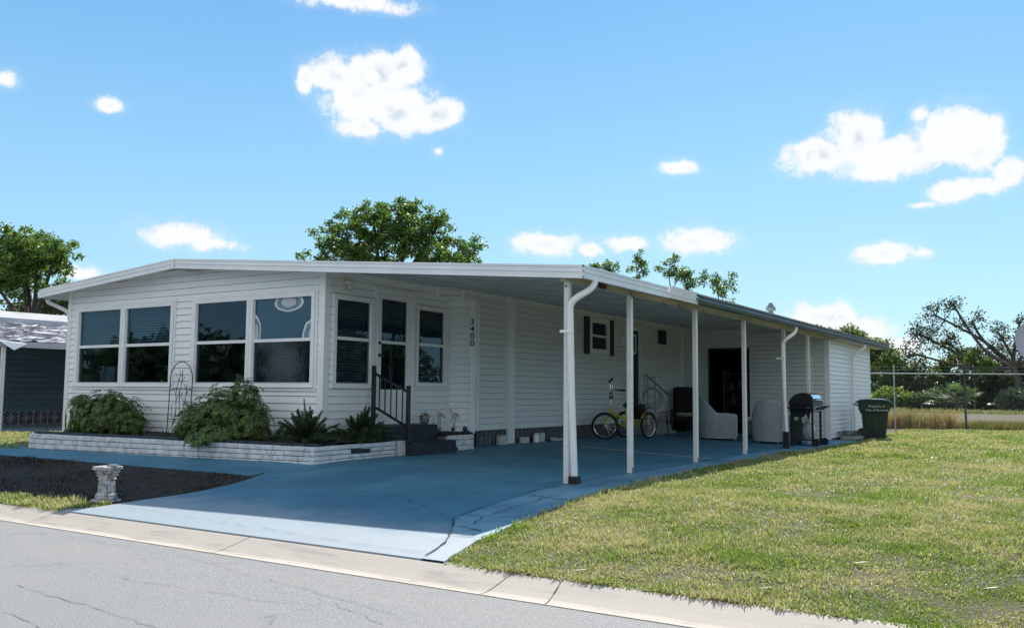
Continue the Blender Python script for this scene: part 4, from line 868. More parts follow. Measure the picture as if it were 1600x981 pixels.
def blades(name, label, cat, base, n, L, w, mt, spread=.12, lean=(.05, .6)):
    t = thing(name, label, cat, base); mb = MB()
    for i in range(n):
        az = random.uniform(0, 6.28); le = random.uniform(*lean); l = L*random.uniform(.6, 1.1); d = Vector((math.cos(az), math.sin(az), 0)); sd = Vector((-d.y, d.x, 0))*w/2
        o = Vector(base)+Vector((random.uniform(-spread, spread), random.uniform(-spread, spread)*.6, 0)); P = [o+d*(l*(math.sin(le)*q+.25*le*q*q))+Vector((0, 0, l*(math.cos(le)*q-.3*le*q*q))) for q in (0, .35, .7, 1)]
        W_ = [.6, 1, .7, .05]; v = []
        for p, k in zip(P, W_): v += [p-sd*k, p+sd*k]
        mb.add(v, [(0, 1, 3, 2), (2, 3, 5, 4), (4, 5, 7, 6)])
    mb.build('leaves', mt, t); return t
blades('sword_plant', 'upright sword-leaved plant at the far left corner of the planter', 'plant', (-15.85, 9.75, PLT), 34, .50, .035, leafmat('sword_leaf', (.05, .085, .03), (.09, .13, .04), 4, .2, .4, .3), .16, (.02, .4))
blades('spiky_plant', 'sparse pale spiky plant left of the rounded shrub', 'plant', (-15.95, 9.35, PLT), 11, .46, .022, leafmat('pale_spike', (.14, .15, .10), (.09, .10, .05), 4, .2, .5, .3), .06, (.3, 1.1))
blades('dry_grass_plant', 'small reddish grassy plant at the foot of the wire trellis', 'plant', (-13.15, 9.9, PLT), 26, .26, .014, leafmat('reddish_leaf', (.06, .03, .02), (.05, .07, .025), 4, .2, .6, .4), .30, (.2, 1.2))
blades('dry_grass_plant', 'thin arching grass plant just right of the rounded shrub', 'plant', (-13.85, 9.85, PLT), 16, .34, .012, MATS['pale_spike'], .10, (.5, 1.3))
# trellis
tl = thing('trellis', 'thin arched black wire trellis with branching stems against the front wall', 'trellis', (-13.48, 10.22, .4))
mb = MB(); x0, x1, yt = -13.79, -13.17, 10.25; cx = (x0+x1)/2
arch = [(x0, yt-.03, .36), (x0+.01, yt, 1.3)]+[(cx-.30*math.cos(a), yt, 1.36+.31*math.sin(a)) for a in [math.pi*k/12 for k in range(13)]]+[(x1-.01, yt, 1.3), (x1, yt-.03, .36)]
mb.tube(arch, .0085, 6); mb.build('frame', BLACK, tl, True)
mb = MB(); mb.tube([(x0, yt, 1.18), (x1, yt, 1.18)], .007, 6).tube([(x0, yt-.01, .66), (x1, yt-.01, .66)], .007, 6)
each('crossbar', mb, BLACK, tl)
mb = MB()
for (xa, za, xb, zb_) in ((-13.66, .50, -13.52, 1.46), (-13.50, .45, -13.46, 1.52), (-13.40, .40, -13.33, 1.28), (-13.28, .38, -13.26, .95)):
    P = [Vector((xa+(xb-xa)*q+.03*math.sin(9*q+xa*7), yt-.012, za+(zb_-za)*q)) for q in [k/8 for k in range(9)]]; mb.tube(P, .006, 5)
    for q in (4, 6): mb.tube([P[q], P[q]+Vector((.05, -.004, .09)), P[q]+Vector((.10, -.004, .15))], .0045, 5); mb.tube([P[q+1], P[q+1]+Vector((-.05, -.004, .07)), P[q+1]+Vector((-.07, -.004, .12))], .0045, 5)
mb.tube([(-13.70, yt-.015, .70), (-13.70, yt-.015, .92), (-13.58, yt-.015, .95), (-13.58, yt-.015, .70), (-13.70, yt-.015, .70)], .005, 5)
mb.build('wire_stem', BLACK, tl)

# ------------------------------------------------------------------ flamingos, gazing balls, pot
def flamingo(label, x, y, flip, lean):
    t = thing('flamingo_ornament', label, 'garden ornament', (x, y, .455), 'metal flamingos in the short planter')
    S = lambda a, b, o=0.0: Vector((x+o, y+a*flip, .455+b))
    b = MB(); 
    for i in range(9):
        q = i/8; 
    prof_ = [(.0, 0), (.022, .02), (.040, .07), (.045, .12), (.034, .17), (.016, .22), (.003, .25)]
    bb = MB(); bb.lathe(prof_, (0, 0, 0), 12); M = Matrix.Translation(S(-.10, .33+lean*.05)) @ Matrix.Rotation(-flip*R(98+20*lean), 4, 'X') if False else Matrix.Translation(S(-.10, .36)) @ Matrix.Rotation(-flip*R(105+lean*18), 4, 'X') @ Matrix.Diagonal((.55, 1.0, 1.0, 1)); bb.xf(M); bb.build('body', PINK, t, True)
    nk = spline([S(-.09, .355), S(-.135, .31), S(-.165, .25), S(-.15, .20), S(-.175, .165)] if lean < .5 else [S(-.09, .36), S(-.12, .41), S(-.10, .44), S(-.07, .43), S(-.08, .385)], 4)
    MB().tube(nk, [.013]*(len(nk)-4)+[.015, .017, .016, .012], 8).build('neck', PINK, t, True)
    e = nk[-1]; MB().tube([e, e+Vector((0, -.012*flip, -.03)), e+Vector((0, -.008*flip, -.055))], [.010, .008, .003], 6).build('beak', BLACK, t, True)
    g = MB(); g.tube([S(.02, .31), S(.035, .17), S(.015, 0)], .0055, 5).tube([S(-.01, .31), S(-.03 if lean < .5 else -.09, .20), S(.0 if lean < .5 else .0, .165), S(-.01, 0)], .0055, 5); g.build('legs', mat('dark_wire', (.03, .02, .02), .6), t)
    w_ = MB()
    for k in range(4): w_.tube([S(-.02+.02*k, .345-.012*k, .028), S(.05+.02*k, .325-.016*k, .03), S(.11+.01*k, .30-.02*k, .02)], [.012, .014, .004], 6, sc=(1, .5))
    w_.build('wing', mat('pale_dark_striped_enamel', (.62, .55, .52), .5, .8, 30, col2=(.07, .05, .06)), t, True)
    f_ = MB()
    for k in range(7): a = k*.9; f_.tube([S(.0, 0), S(.03*math.cos(a), .05, .02*math.sin(a)), S(.07*math.cos(a), .10, .05*math.sin(a))], [.006, .005, .001], 4)
    f_.build('leaves', MATS['sword_leaf'], t)
flamingo('metal flamingo with its neck hanging down, the one nearer the black steps', -9.72, 12.82, 1, 0); flamingo('metal flamingo standing on one leg with striped wings, the one nearer the corner', -9.66, 13.17, 1, 1)
def ball(label, x, y, rr):
    t = thing('gazing_ball', label, 'garden ornament', (x, y, .455), 'blue gazing balls in the short planter')
    MB().lathe([(max(.001, rr*math.sin(math.pi*k/14)), -rr*math.cos(math.pi*k/14)) for k in range(15)], (x, y, .455+.02+rr), 20).build('ball', BLUEG, t, True); MB().lathe([(.03, 0), (.022, .02), (.02, .035)], (x, y, .455), 12).build('base', BLACK, t, True)
ball('blue glass gazing ball in front of the corner trim', -9.56, 13.38, .045); ball('smaller blue glass gazing ball between the two flamingos', -9.58, 13.04, .036)
fp = thing('flower_pot', 'small dark patterned pot of pale flowers on the black platform corner', 'flower pot', (-9.70, 12.45, .61))
MB().lathe([(.05, 0), (.07, .02), (.085, .09), (.08, .10), (.07, .09)], (-9.74, 12.42, .61), 16).build('pot', mat('grey_pattern_pot', (.20, .24, .27), .5, .8, 25, col2=(.03, .04, .06)), fp, True)
V, F = leaves(np.array([-9.74, 12.42, .74])+unit(90)*.07, unit(90)+[0, 0, .5], .05, .03); np_mesh('blooms', V, F, leafmat('mixed_bloom', (.30, .32, .20), (.45, .30, .28), 30, .2, .6, .5), fp)

# ------------------------------------------------------------------ stone pedestal
pd_ = thing('pedestal', 'small weathered white column pedestal with a leafy capital standing in the grass by the curb', 'pedestal', (-9.72, 6.42, -.15))
zb = zg(-9.72, 6.42)-.01; px, py = -9.72, 6.42
mb = MB(); mb.box((px-.12, py-.12, zb), (px+.12, py+.12, zb+.045), .008); mb.lathe([(.115, .045), (.125, .06), (.122, .08), (.115, .085), (.12, .10), (.105, .115)], (px, py, zb), 28); mb.build('base', STONE, pd_, True)
vs = []; n = 72; H_ = [.112, .13, .20, .262, .272]
for h in H_:
    for k in range(n):
        w = 2*math.pi*k/n; rd = .098-.010*(h-.1)/.17; fl_ = .010*max(0, math.cos(w*14))**.6 if .12 < h < .27 else 0; vs.append((px+(rd-fl_)*math.cos(w), py+(rd-fl_)*math.sin(w), zb+h))
MB().add(vs, [(i*n+k, i*n+(k+1) % n, (i+1)*n+(k+1) % n, (i+1)*n+k) for i in range(4) for k in range(n)]).build('fluted_shaft', STONE, pd_)
mb = MB(); mb.lathe([(.10, .27), (.105, .28), (.09, .285), (.092, .33), (.108, .375), (.112, .385)], (px, py, zb), 24)
for ring, (z_, rd, s_) in enumerate(((.30, .088, 10), (.335, .094, 10))):
    for k in range(s_):
        w = 2*math.pi*(k+.5*ring)/s_; d = Vector((math.cos(w), math.sin(w), 0)); o = Vector((px, py, zb+z_)); mb.tube([o+d*(rd-.012)-Vector((0, 0, .02)), o+d*rd+Vector((0, 0, .015)), o+d*(rd+.022)+Vector((0, 0, .03)), o+d*(rd+.03)+Vector((0, 0, .016))], [.018, .017, .012, .006], 6)
for k in range(4):
    w = math.pi/4+k*math.pi/2; d = Vector((math.cos(w), math.sin(w), 0)); o = Vector((px, py, zb+.365))+d*.115; sd = Vector((-d.y, d.x, 0))
    mb.tube([o+d*(.022*math.cos(q)*(1-q/9))+Vector((0, 0, .022*math.sin(q)*(1-q/9))) for q in [j*.7 for j in range(9)]], .008, 6)
mb.build('capital', STONE, pd_, True)
mb = MB(); mb.box((px-.122, py-.122, zb+.385), (px+.122, py+.122, zb+.425), .008); mb.build('top_slab', STONE, pd_)
mb = MB(); mb.obox((px+.07, py+.02, zb+.4355), (.11, .07, .02), .4, 0, 0, .003); mb.build('chip', CONC, pd_)

# ------------------------------------------------------------------ loose blocks at the skirting
for k, (x, y, lab, l) in enumerate(((-9.74, 14.90, 'scalloped white edging block leaning at the breeze blocks, left of the wall downspout', .30), (-9.74, 15.72, 'low white edging block just right of the wall pilaster', .26), (-9.72, 16.30, 'scalloped white edging block beside the white jug', .30))):
    t = thing('edging_block', lab, 'block', (x, y, .15), 'white edging blocks along the skirting'); mb = MB(); mb.box((x-.04, y-l/2, .145), (x+.04, y+l/2, .145+(.16 if k != 1 else .13)), .006)
    if k != 1:
        for q in range(4): mb.lathe([(l/8, -.038), (l/8, .038)], (x, y-l/2+l/8+q*l/4, .305), 12, 'X')
    mb.build('block', WHITEBLK, t)
t = thing('jug', 'small white plastic jug on the slab between two edging blocks', 'jug', (-9.66, 16.05, .15)); MB().lathe([(.05, 0), (.062, .01), (.062, .13), (.045, .17), (.022, .185), (.022, .21)], (-9.66, 16.05, .15), 16).build('body', TRIM, t, True); MB().lathe([(.025, .205), (.025, .23)], (-9.66, 16.05, .15), 12).build('cap', SHUT, t)
t = thing('stepping_stone', 'flat pale slab lying at the skirting right of the blocks', 'slab', (-9.6, 16.9, .15)); MB().obox((-9.62, 16.9, .185), (.16, .5, .04), .1, 0, 0, .008).obox((-9.64, 16.75, .22), (.12, .2, .03), .3, 0, 0, .008).build('slab', WHITEBLK, t)

# ------------------------------------------------------------------ adult tricycle
def ring(mb, c, ax, Rr, tr, n=40, k=8, zs=1.0):
    ax = Vector(ax).normalized(); a = ax.cross(Vector((0, 0, 1))).normalized(); b = ax.cross(a); o = len(mb.v); c = Vector(c)
    for i in range(n):
        w = 2*math.pi*i/n; d = a*math.cos(w)+b*math.sin(w)
        for j in range(k): q = 2*math.pi*j/k; mb.v.append(tuple(c+d*(Rr+tr*math.cos(q))+ax*tr*zs*math.sin(q)))
    mb.f += [(o+i*k+j, o+((i+1) % n)*k+j, o+((i+1) % n)*k+(j+1) % k, o+i*k+(j+1) % k) for i in range(n) for j in range(k)]; return mb
tri = thing('tricycle', 'yellow adult tricycle with high handlebars parked by the long wall', 'tricycle', (-9.08, 19.55, .12))
TH = math.atan2(.20, -.98); TM = Matrix.Translation((-9.02, 19.55, zg(-9.05, 19.4)+.016)) @ Matrix.Rotation(TH, 4, 'Z')
tp = lambda *a: TM @ Vector(a); td = lambda *a: (TM.to_3x3() @ Vector(a))
def wheel(c, ax, name='wheel', Rw=.305):
    w = MB(); ring(w, c, ax, Rw-.026, .028); o = w.build(name, RUBBER, tri, True)
    q = MB(); ring(q, c, ax, Rw-.052, .013, zs=1.1); q.build('rim', CHROME, o, True)
    a = Vector(ax).normalized(); e1 = a.cross(Vector((0, 0, 1))).normalized(); e2 = a.cross(e1); s_ = MB()
    for i in range(24):
        t = 2*math.pi*i/24; d = e1*math.cos(t)+e2*math.sin(t); s_.tube([Vector(c)+a*(.03 if i % 2 else -.03), Vector(c)+d*(Rw-.05)], .0022, 3, False)
    s_.build('spokes', CHROME, o); MB().tube([Vector(c)-a*.05, Vector(c)+a*.05], .02, 10).build('hub', GREYM, o)
    return o
Rw = .305; wheel(tp(-.36, 0, Rw), td(1, 0, 0)); wheel(tp(.36, 0, Rw), td(1, 0, 0))
dl = R(-46); fa = td(math.cos(dl), math.sin(dl), 0); fh = td(-math.sin(dl), math.cos(dl), 0); FC = tp(0, 1.18, Rw); wheel(FC, fa)
HT = tp(0, .98, .66); UPa = Vector((0, 0, 1))
fm_ = MB(); fm_.tube(spline([tp(0, .98, .58), tp(0, .70, .38), tp(0, .45, .28)], 5), .025, 8).tube([tp(0, .98, .66), tp(0, .68, .52), tp(0, .40, .44)], .023, 8).tube([tp(0, .45, .27), tp(0, .36, .72)], .018, 8).tube([tp(0, .45, .28), tp(0, .02, .32)], .018, 8).tube([tp(0, .40, .44), tp(-.22, -.02, .42), tp(-.22, -.02, .32)], .011, 6).tube([tp(0, .40, .44), tp(.22, -.02, .42), tp(.22, -.02, .32)], .011, 6)
fm_.tube([tp(-.36, 0, Rw), tp(.36, 0, Rw)], .012, 8).tube([tp(-.26, .02, .34), tp(.26, .02, .34)], .016, 8).tube([tp(0, .985, .54), tp(0, .965, .76)], .024, 8)
fm_.build('frame', YELLOW, tri, True)
fk = MB(); 
for sg in (-1, 1): fk.tube([Vector(HT)-UPa*.10+fa*.055*sg, FC+fa*.055*sg+fh*-.03+UPa*.12, FC+fa*.052*sg], .018, 8)
fk.tube([Vector(HT)-UPa*.10-fa*.06, Vector(HT)-UPa*.10+fa*.06], .018, 8); fk.build('fork', YELLOW, tri, True)
fd = MB()
def fender(mb, c, ax, a0, a1, Rf, w):
    ax = Vector(ax).normalized(); h = Vector((0, 0, 1)).cross(ax)*-1; pts = []
    for i in range(13):
        t = a0+(a1-a0)*i/12; d = h*math.cos(t)+Vector((0, 0, 1))*math.sin(t); pts.append(Vector(c)+d*Rf)
    o = len(mb.v); 
    for p in pts: mb.v += [tuple(p-ax*w), tuple(p+(p-Vector(c)).normalized()*.008), tuple(p+ax*w)]
    mb.f += [(o+3*i+j, o+3*i+3+j, o+3*i+4+j, o+3*i+1+j) for i in range(12) for j in (0, 1)]
fender(fd, FC, fa, R(20), R(125), Rw+.018, .03); fender(fd, tp(-.36, 0, Rw), td(1, 0, 0), R(30), R(150), Rw+.018, .03); fender(fd, tp(.36, 0, Rw), td(1, 0, 0), R(30), R(150), Rw+.018, .03)
fd.build('fenders', YELLOW, tri, True)
hb = MB(); T0 = Vector(HT)+UPa*.10; T1 = T0+UPa*.16-fh*.02
hb.tube([T0-UPa*.05, T1], .012, 8)
for sg in (-1, 1): hb.tube(spline([T1, T1+fa*.10*sg+UPa*.04, T1+fa*.24*sg+UPa*.20-fh*.03, T1+fa*.30*sg+UPa*.20-fh*.16], 5), .0105, 8)
hb.tube([T1+fa*.22+UPa*.20, T1+fa*.24+UPa*.34, T1+fa*.30+UPa*.38], .009, 6).tube([T1-fa*.22+UPa*.20, T1-fa*.22+UPa*.36, T1-fa*.18+UPa*.42], .009, 6)
hb.build('handlebar', CHROME, tri, True)
gr = MB()
for sg in (-1, 1): gr.tube([T1+fa*.30*sg+UPa*.20-fh*.15, T1+fa*.32*sg+UPa*.185-fh*.29], .023, 8)
gr.obox(T1+UPa*.03, (.09, .07, .07), .4).obox(T1+fa*.16+UPa*.12, (.05, .07, .04), .4); gr.build('grips', BLACK, tri, True)
mr = MB(); mr.lathe([(.001, -.010), (.032, -.008), (.036, .0), (.032, .005), (.001, .006)], tuple(T1+fa*.32+UPa*.40), 14, 'Y'); mr.lathe([(.001, -.010), (.032, -.008), (.036, 0), (.032, .005), (.001, .006)], tuple(T1-fa*.16+UPa*.44), 14, 'Y'); mr.build('mirrors', BLACK, tri, True)
sd = MB(); o = Vector(tp(0, .32, .76)); 
for sg, a, b in ((0, 0, 0),): sd.tube([o+td(0, -.13, .01), o+td(0, -.04, .02), o+td(0, .08, .01), o+td(0, .17, 0)], [.10, .12, .06, .03], 12, sc=(1, .35) if False else (.4, 1))
sd.build('saddle', BLACK, tri, True)
bk_ = MB(); X, Y0, Y1, za, zb_ = .22, -.24, .12, .44, .70
for z in (za, (za+zb_)/2, zb_): bk_.tube([tp(-X, Y0, z), tp(X, Y0, z), tp(X, Y1, z), tp(-X, Y1, z), tp(-X, Y0, z)], .006 if z < zb_ else .009, 5)
for i in range(9):
    x = -X+2*X*i/8
    for y in (Y0, Y1): bk_.tube([tp(x, y, za), tp(x, y, zb_)], .004, 4)
    bk_.tube([tp(x, Y0, za), tp(x, Y1, za)], .004, 4)
for i in range(1, 7):
    y = Y0+(Y1-Y0)*i/7
    for x in (-X, X): bk_.tube([tp(x, y, za), tp(x, y, zb_)], .004, 4)
bk_.build('rear_basket', BLACK, tri)
ck = MB(); ring(ck, tp(-.05, .45, .28), td(1, 0, 0), .085, .006, 24, 6); ck.tube([tp(-.07, .45, .28), tp(-.07, .56, .17), tp(-.17, .56, .17)], .009, 6).tube([tp(.07, .45, .28), tp(.07, .34, .39), tp(.17, .34, .39)], .009, 6)
ck.build('crank', GREYM, tri, True); MB().obox(tp(-.14, .56, .17), (.09, .07, .02), TH).obox(tp(.14, .34, .39), (.09, .07, .02), TH).build('pedals', BLACK, tri)

bgk = thing('bag', 'dark red and black bag sitting in the rear basket of the yellow tricycle', 'bag', tuple(tp(0, -.06, .46))); mb = MB(); mb.box((-.18, -.20, .452), (.18, .08, .80), .05); mb.v = [tuple(TM @ Vector(q)) for q in mb.v]; mb.build('bag_body', mat('dark_red_fabric', (.05, .012, .016), .8, .5, 9, col2=(.01, .01, .012)), bgk, True); MB().tube(spline([tp(-.10, -.06, .79), tp(-.06, -.06, .90), tp(.06, -.06, .90), tp(.10, -.06, .79)], 5), .010, 6).build('handle', BLACK, bgk, True)
hz = thing('garden_hose', 'coiled pale garden hose hanging at the back door rail behind the tricycle', 'hose', (-9.2, 20.9, 1.1)); mb = MB()
for k in range(5): ring(mb, (-9.22+.012*k, 20.85+.02*k, 1.12-.02*k), (.7, -.75, .05*k-.1), .21+.012*k, .011, 30, 6)
mb.build('coil', mat('grey_green_hose', (.20, .25, .25), .5), hz, True)

# ------------------------------------------------------------------ wicker chairs
def wicker_chair(label, x, y, face, wdt=.78, hb_=.98, ha=.62, group='white wicker armchairs under the carport'):
    z0 = zg(x, y)+.016; t = thing('wicker_chair', label, 'chair', (x, y, z0), group); M = Matrix.Translation((x, y, z0)) @ Matrix.Rotation(face, 4, 'Z')
    hw = wdt/2; out = []
    for i in range(13): out.append((hw, .36-.44*i/12, 1.0-.0))
    for i in range(1, 24): a = math.pi*i/24; out.append((hw*math.cos(a), -.08-.34*math.sin(a), 0))
    for i in range(13): out.append((-hw, -.08+.44*i/12, 0))
    P = [(a, b) for a, b, _ in out]; n = len(P); sm = MB()
    # finer resampling for the upright reeds
    dd = [0]
    for i in range(1, n): dd.append(dd[-1]+math.dist(P[i], P[i-1]))
    K = 176; S = [dd[-1]*i/K for i in range(K+1)]; Q = [(float(np.interp(q, dd, [p[0] for p in P])), float(np.interp(q, dd, [p[1] for p in P]))) for q in S]
    def hgt(i): 
        s_ = abs(2*i/K-1); return ha+(hb_-ha)*(1-min(1, max(0, (s_-.34)/.36)))**1.0*1.0 if False else ha+(hb_-ha)*(max(0, 1-(Q[i][0]/hw)**2)**.62 if Q[i][1] < -.08 else 0)
    rows = 9; Vv = []
    for layer in (0, 1):
        for i, (a, b) in enumerate(Q):
            nx_ = Vector((a, b+.08)); nx_ = nx_.normalized() if b < -.08 else Vector((math.copysign(1, a), 0)); top = hgt(i)
            for j in range(rows+1):
                z = .05+(top-.05)*j/rows; rr = (.020*abs(math.sin(i*math.pi/4)) if layer == 0 else -.045)+.03*(z/1.0)*(1 if layer == 0 else 1)-.02*(1-j/rows)*0
                bulge = .03*math.sin(math.pi*j/rows); Vv.append((a+nx_.x*(rr+bulge), b+nx_.y*(rr+bulge), z))
    n1 = (K+1)*(rows+1); F_ = []
    for i in range(K):
        for j in range(rows):
            k = i*(rows+1)+j; F_.append((k, k+rows+1, k+rows+2, k+1)); F_.append((n1+k, n1+k+1, n1+k+rows+2, n1+k+rows+1))
        k = i*(rows+1)+rows; F_.append((k, k+rows+1, n1+k+rows+1, n1+k))
    sm.add(Vv, F_).xf(M).build('shell', WICKER, t)
    rm = MB(); pts = [Vector(Vv[i*(rows+1)+rows])*.5+Vector(Vv[n1+i*(rows+1)+rows])*.5 for i in range(0, K+1, 4)]; pts = [pts[0]-Vector((0, 0, .5))]+pts+[pts[-1]-Vector((0, 0, .5))]; rm.tube(pts, .036, 8); rm.xf(M).build('rolled_rim', WICKER, t, True)
    bt_ = MB(); bt_.tube([Vector((a*1.015, b*1.01, .06)) for a, b in Q[::3]], .022, 6); bt_.xf(M).build('base_band', WICKER, t, True)
    st_ = MB(); st_.box((-hw+.05, -.33, .10), (hw-.05, .40, .36), .02).xf(M).build('seat', WICKER, t); MB().box((-hw+.07, -.30, .361), (hw-.07, .38, .46), .03).xf(M).build('cushion', mat('pale_cushion', (.35, .36, .33), .9, .4, 20), t)
    for a, b in ((hw-.05, .34), (-hw+.05, .34), (.22, -.30), (-.22, -.30)): MB().tube([(a, b, 0), (a, b, .09)], .022, 8).xf(M).build('leg', WICKER, t)
    return t
wicker_chair('white wicker armchair seen from its side beside the dark shed doorway', -7.62, 21.25, R(-62), .78, 1.02, .60)
wicker_chair('white wicker armchair with its rounded back to the street, left of the grill', -6.42, 21.45, R(8), .70, 1.0, .64)
wicker_chair('white wicker armchair half hidden between the other two, further back', -6.95, 22.85, R(150), .66, .80, .52)
wo = thing('wicker_table', 'low white wicker table partly hidden behind the grill', 'table', (-6.0, 22.2, 0)); mb = MB(); mb.box((-6.25, 21.95, .05), (-5.82, 22.5, .44), .02); mb.build('body', WICKER, wo); MB().box((-6.29, 21.9, .4401), (-5.78, 22.55, .47), .01).build('top', BLACK, wo); 
bg_ = thing('plastic_bag', 'crumpled white plastic bag on the wicker table behind the grill', 'bag', (-6.0, 22.1, .47)); mb = MB(); mb.lathe([(.10, 0), (.16, .05), (.15, .14), (.09, .20), (.05, .26), (.07, .32)], (-6.02, 22.1, .47), 11); mb.v = [(a+random.uniform(-.015, .015), b+random.uniform(-.015, .015), c) for a, b, c in mb.v]; mb.build('bag_body', mat('white_bag', (.55, .56, .58), .5), bg_, True)
# dark chair in the corner
dc = thing('lounge_chair', 'dark brown high-backed chair with a pale cushion in the corner of the carport', 'chair', (-9.3, 23.4, .14)); M = Matrix.Translation((-9.22, 23.25, .14)) @ Matrix.Rotation(R(205), 4, 'Z'); DB = mat('dark_brown_fabric', (.022, .018, .020), .9, .4, 12); 
MB().box((-.34, -.34, .30), (.34, .34, .44), .04).xf(M).build('seat', DB, dc); b_ = MB().obox((0, -.36, .80), (.70, .14, .86), 0, R(10), 0, .05); b_.xf(M).build('backrest', DB, dc)
MB().box((-.44, -.36, .56), (-.345, .36, .62), .02).xf(M).build('armrest', BLACK, dc); MB().box((.345, -.36, .56), (.44, .36, .62), .02).xf(M).build('armrest', BLACK, dc)
for a in (-.40, .40):
    for b in (-.32, .32): MB().box((a-.02, b-.02, 0), (a+.02, b+.02, .559)).xf(M).build('leg', BLACK, dc)
MB().box((-.30, -.26, .445), (.30, .34, .53), .04).xf(M).build('cushion', mat('cream_floral_cushion', (.42, .40, .32), .9, .5, 14, col2=(.14, .17, .13)), dc)
MB().box((-.28, -.30, .55), (.28, -.22, .98), .03).xf(M).build('back_cushion', mat('dark_red_cushion', (.025, .011, .013), .9), dc)
bn_ = thing('storage_box', 'low dark storage box on the slab beside the brown chair', 'box', (-9.5, 23.9, .14)); MB().box((-9.78, 23.75, .14), (-9.42, 24.4, .48), .01).build('body', DB, bn_); MB().box((-9.80, 23.73, .4801), (-9.40, 24.42, .52), .01).build('lid', BLACK, bn_)

# ------------------------------------------------------------------ gas grill
gr_ = thing('gas_grill', 'black gas grill with an arched lid on a cart at the edge of the slab', 'grill', (-5.5, 21.2, 0)); z = .018; GX0, GX1, GY0, GY1 = -5.82, -5.28, 20.95, 21.75
arch = [(GX0, .94), (GX0+.01, 1.02), (GX0+.06, 1.10), (GX0+.15, 1.18), (GX0+.27, 1.22), (GX0+.40, 1.215), (GX1-.06, 1.17), (GX1-.01, 1.08), (GX1, .94)]
lid = MB().extr(arch, 'y', GY0, GY1).build('lid', BLACK, gr_, True)
l2 = MB(); l2.extr([(a*.0+((a-(GX0+GX1)/2)*1.02+(GX0+GX1)/2), b+.006) for a, b in arch], 'y', GY0-.03, GY0-.001); l2.extr([((a-(GX0+GX1)/2)*1.02+(GX0+GX1)/2, b+.006) for a, b in arch], 'y', GY1+.001, GY1+.03); each('lid_end_cap', l2, BLACK, gr_)
cp = MB(); cp.add([(GX1-.16, GY0+.02, 1.214), (GX1-.16, GY1-.02, 1.214), (GX1-.052, GY1-.02, 1.176), (GX1-.052, GY0+.02, 1.176), (GX1-.0, GY0+.02, 1.09), (GX1-.0, GY1-.02, 1.09)], [(0, 3, 2, 1), (3, 4, 5, 2)]); cp.v = [(a+.006, b, c+.004) for a, b, c in cp.v]; cp.build('steel_lid_band', CHROME, lid)
hd = MB(); hd.tube([(GX1+.05, GY0+.10, 1.06), (GX1+.05, GY1-.10, 1.06)], .016, 10).tube([(GX1, GY0+.14, 1.06), (GX1+.05, GY0+.14, 1.06)], .010, 6).tube([(GX1, GY1-.14, 1.06), (GX1+.05, GY1-.14, 1.06)], .010, 6); hd.build('handle', CHROME, lid, True)
MB().box((GX0, GY0, .80), (GX1, GY1, .938), .01).build('firebox', BLACK, gr_)
pn = MB(); pn.extr([(GX1+.001, .80), (GX1+.05, .82), (GX1+.03, .92), (GX1+.001, .93)], 'y', GY0+.02, GY1-.02); pn.build('control_panel', GREYM, gr_)
for k in range(3): MB().tube([(GX1+.035, GY0+.18+k*.22, .87), (GX1+.075, GY0+.18+k*.22, .875)], .022, 10).build('knob', BLACK, gr_, True)
MB().box((GX0+.02, GY0-.36, .87), (GX1-.04, GY0-.032, .91), .01).build('side_shelf', BLACK, gr_); MB().extr([(GX1+.051, .84), (GX1+.20, .92), (GX1+.20, .94), (GX1+.051, .87)], 'y', GY0+.06, GY1-.06).build('front_shelf', BLACK, gr_)
mb = MB()
for a in (GX0+.04, GX1-.03):
    for b in (GY0+.04, GY1-.04): MB().box((a-.022, b-.022, z if not (a > -5.4 and False) else .1), (a+.022, b+.022, .80)).build('leg', BLACK, gr_)
MB().box((GX0+.062, GY0+.02, .12), (GX0+.075+.20, GY0+.04, .80)).build('side_panel', mat('dark_olive_panel', (.02, .03, .025), .6), gr_)
MB().box((GX0+.11, GY0+.012, .60), (GX0+.20, GY0+.019, .68)).build('warning_label', mat('cream_label', (.5, .48, .38), .7), gr_)
MB().box((GX0+.02, GY0+.0, .14), (GX1, GY1, .165)).build('bottom_shelf', BLACK, gr_); MB().extr([(GX0+.26, .80), (GX0+.29, .66), (GX0+.36, .72), (GX1-.16, .74), (GX1-.10, .62), (GX1-.06, .80)], 'y', GY0+.005, GY0+.03).build('gusset', BLACK, gr_)
for b in (GY0+.0, GY1+.0):
    w = MB(); w.lathe([(.03, -.02), (.085, -.02), (.088, 0), (.085, .02), (.03, .02)], (GX1+.05, b, .105), 18, 'Y'); w.build('wheel', BLACK, gr_, True)
tk = thing('propane_tank', 'pale propane tank standing on the bottom shelf of the black grill', 'gas tank', (-5.5, 21.3, .165)); MB().lathe([(.12, 0), (.12, .03), (.15, .05), (.16, .12), (.16, .26), (.14, .33), (.07, .38), (.03, .39)], (-5.47, 21.25, .166), 24).build('body', mat('pale_tank_paint', (.50, .55, .56), .4, .5, 6, col2=(.20, .27, .32)), tk, True)
mb = MB()
for a in (0, 1.6, 3.2, 4.7): mb.tube([(-5.47+.09*math.cos(a), 21.25+.09*math.sin(a), .53), (-5.47+.10*math.cos(a), 21.25+.10*math.sin(a), .63)], .010, 6)
ring(mb, (-5.47, 21.25, .63), (0, .001, 1), .10, .010, 24, 6); mb.build('collar', MATS['pale_tank_paint'], tk, True); MB().tube(spline([(-5.47, 21.25, .60), (-5.56, 21.2, .50), (-5.60, 21.1, .62), (-5.62, 21.1, .78)], 5), .012, 6).build('gas_hose', BLACK, tk, True)

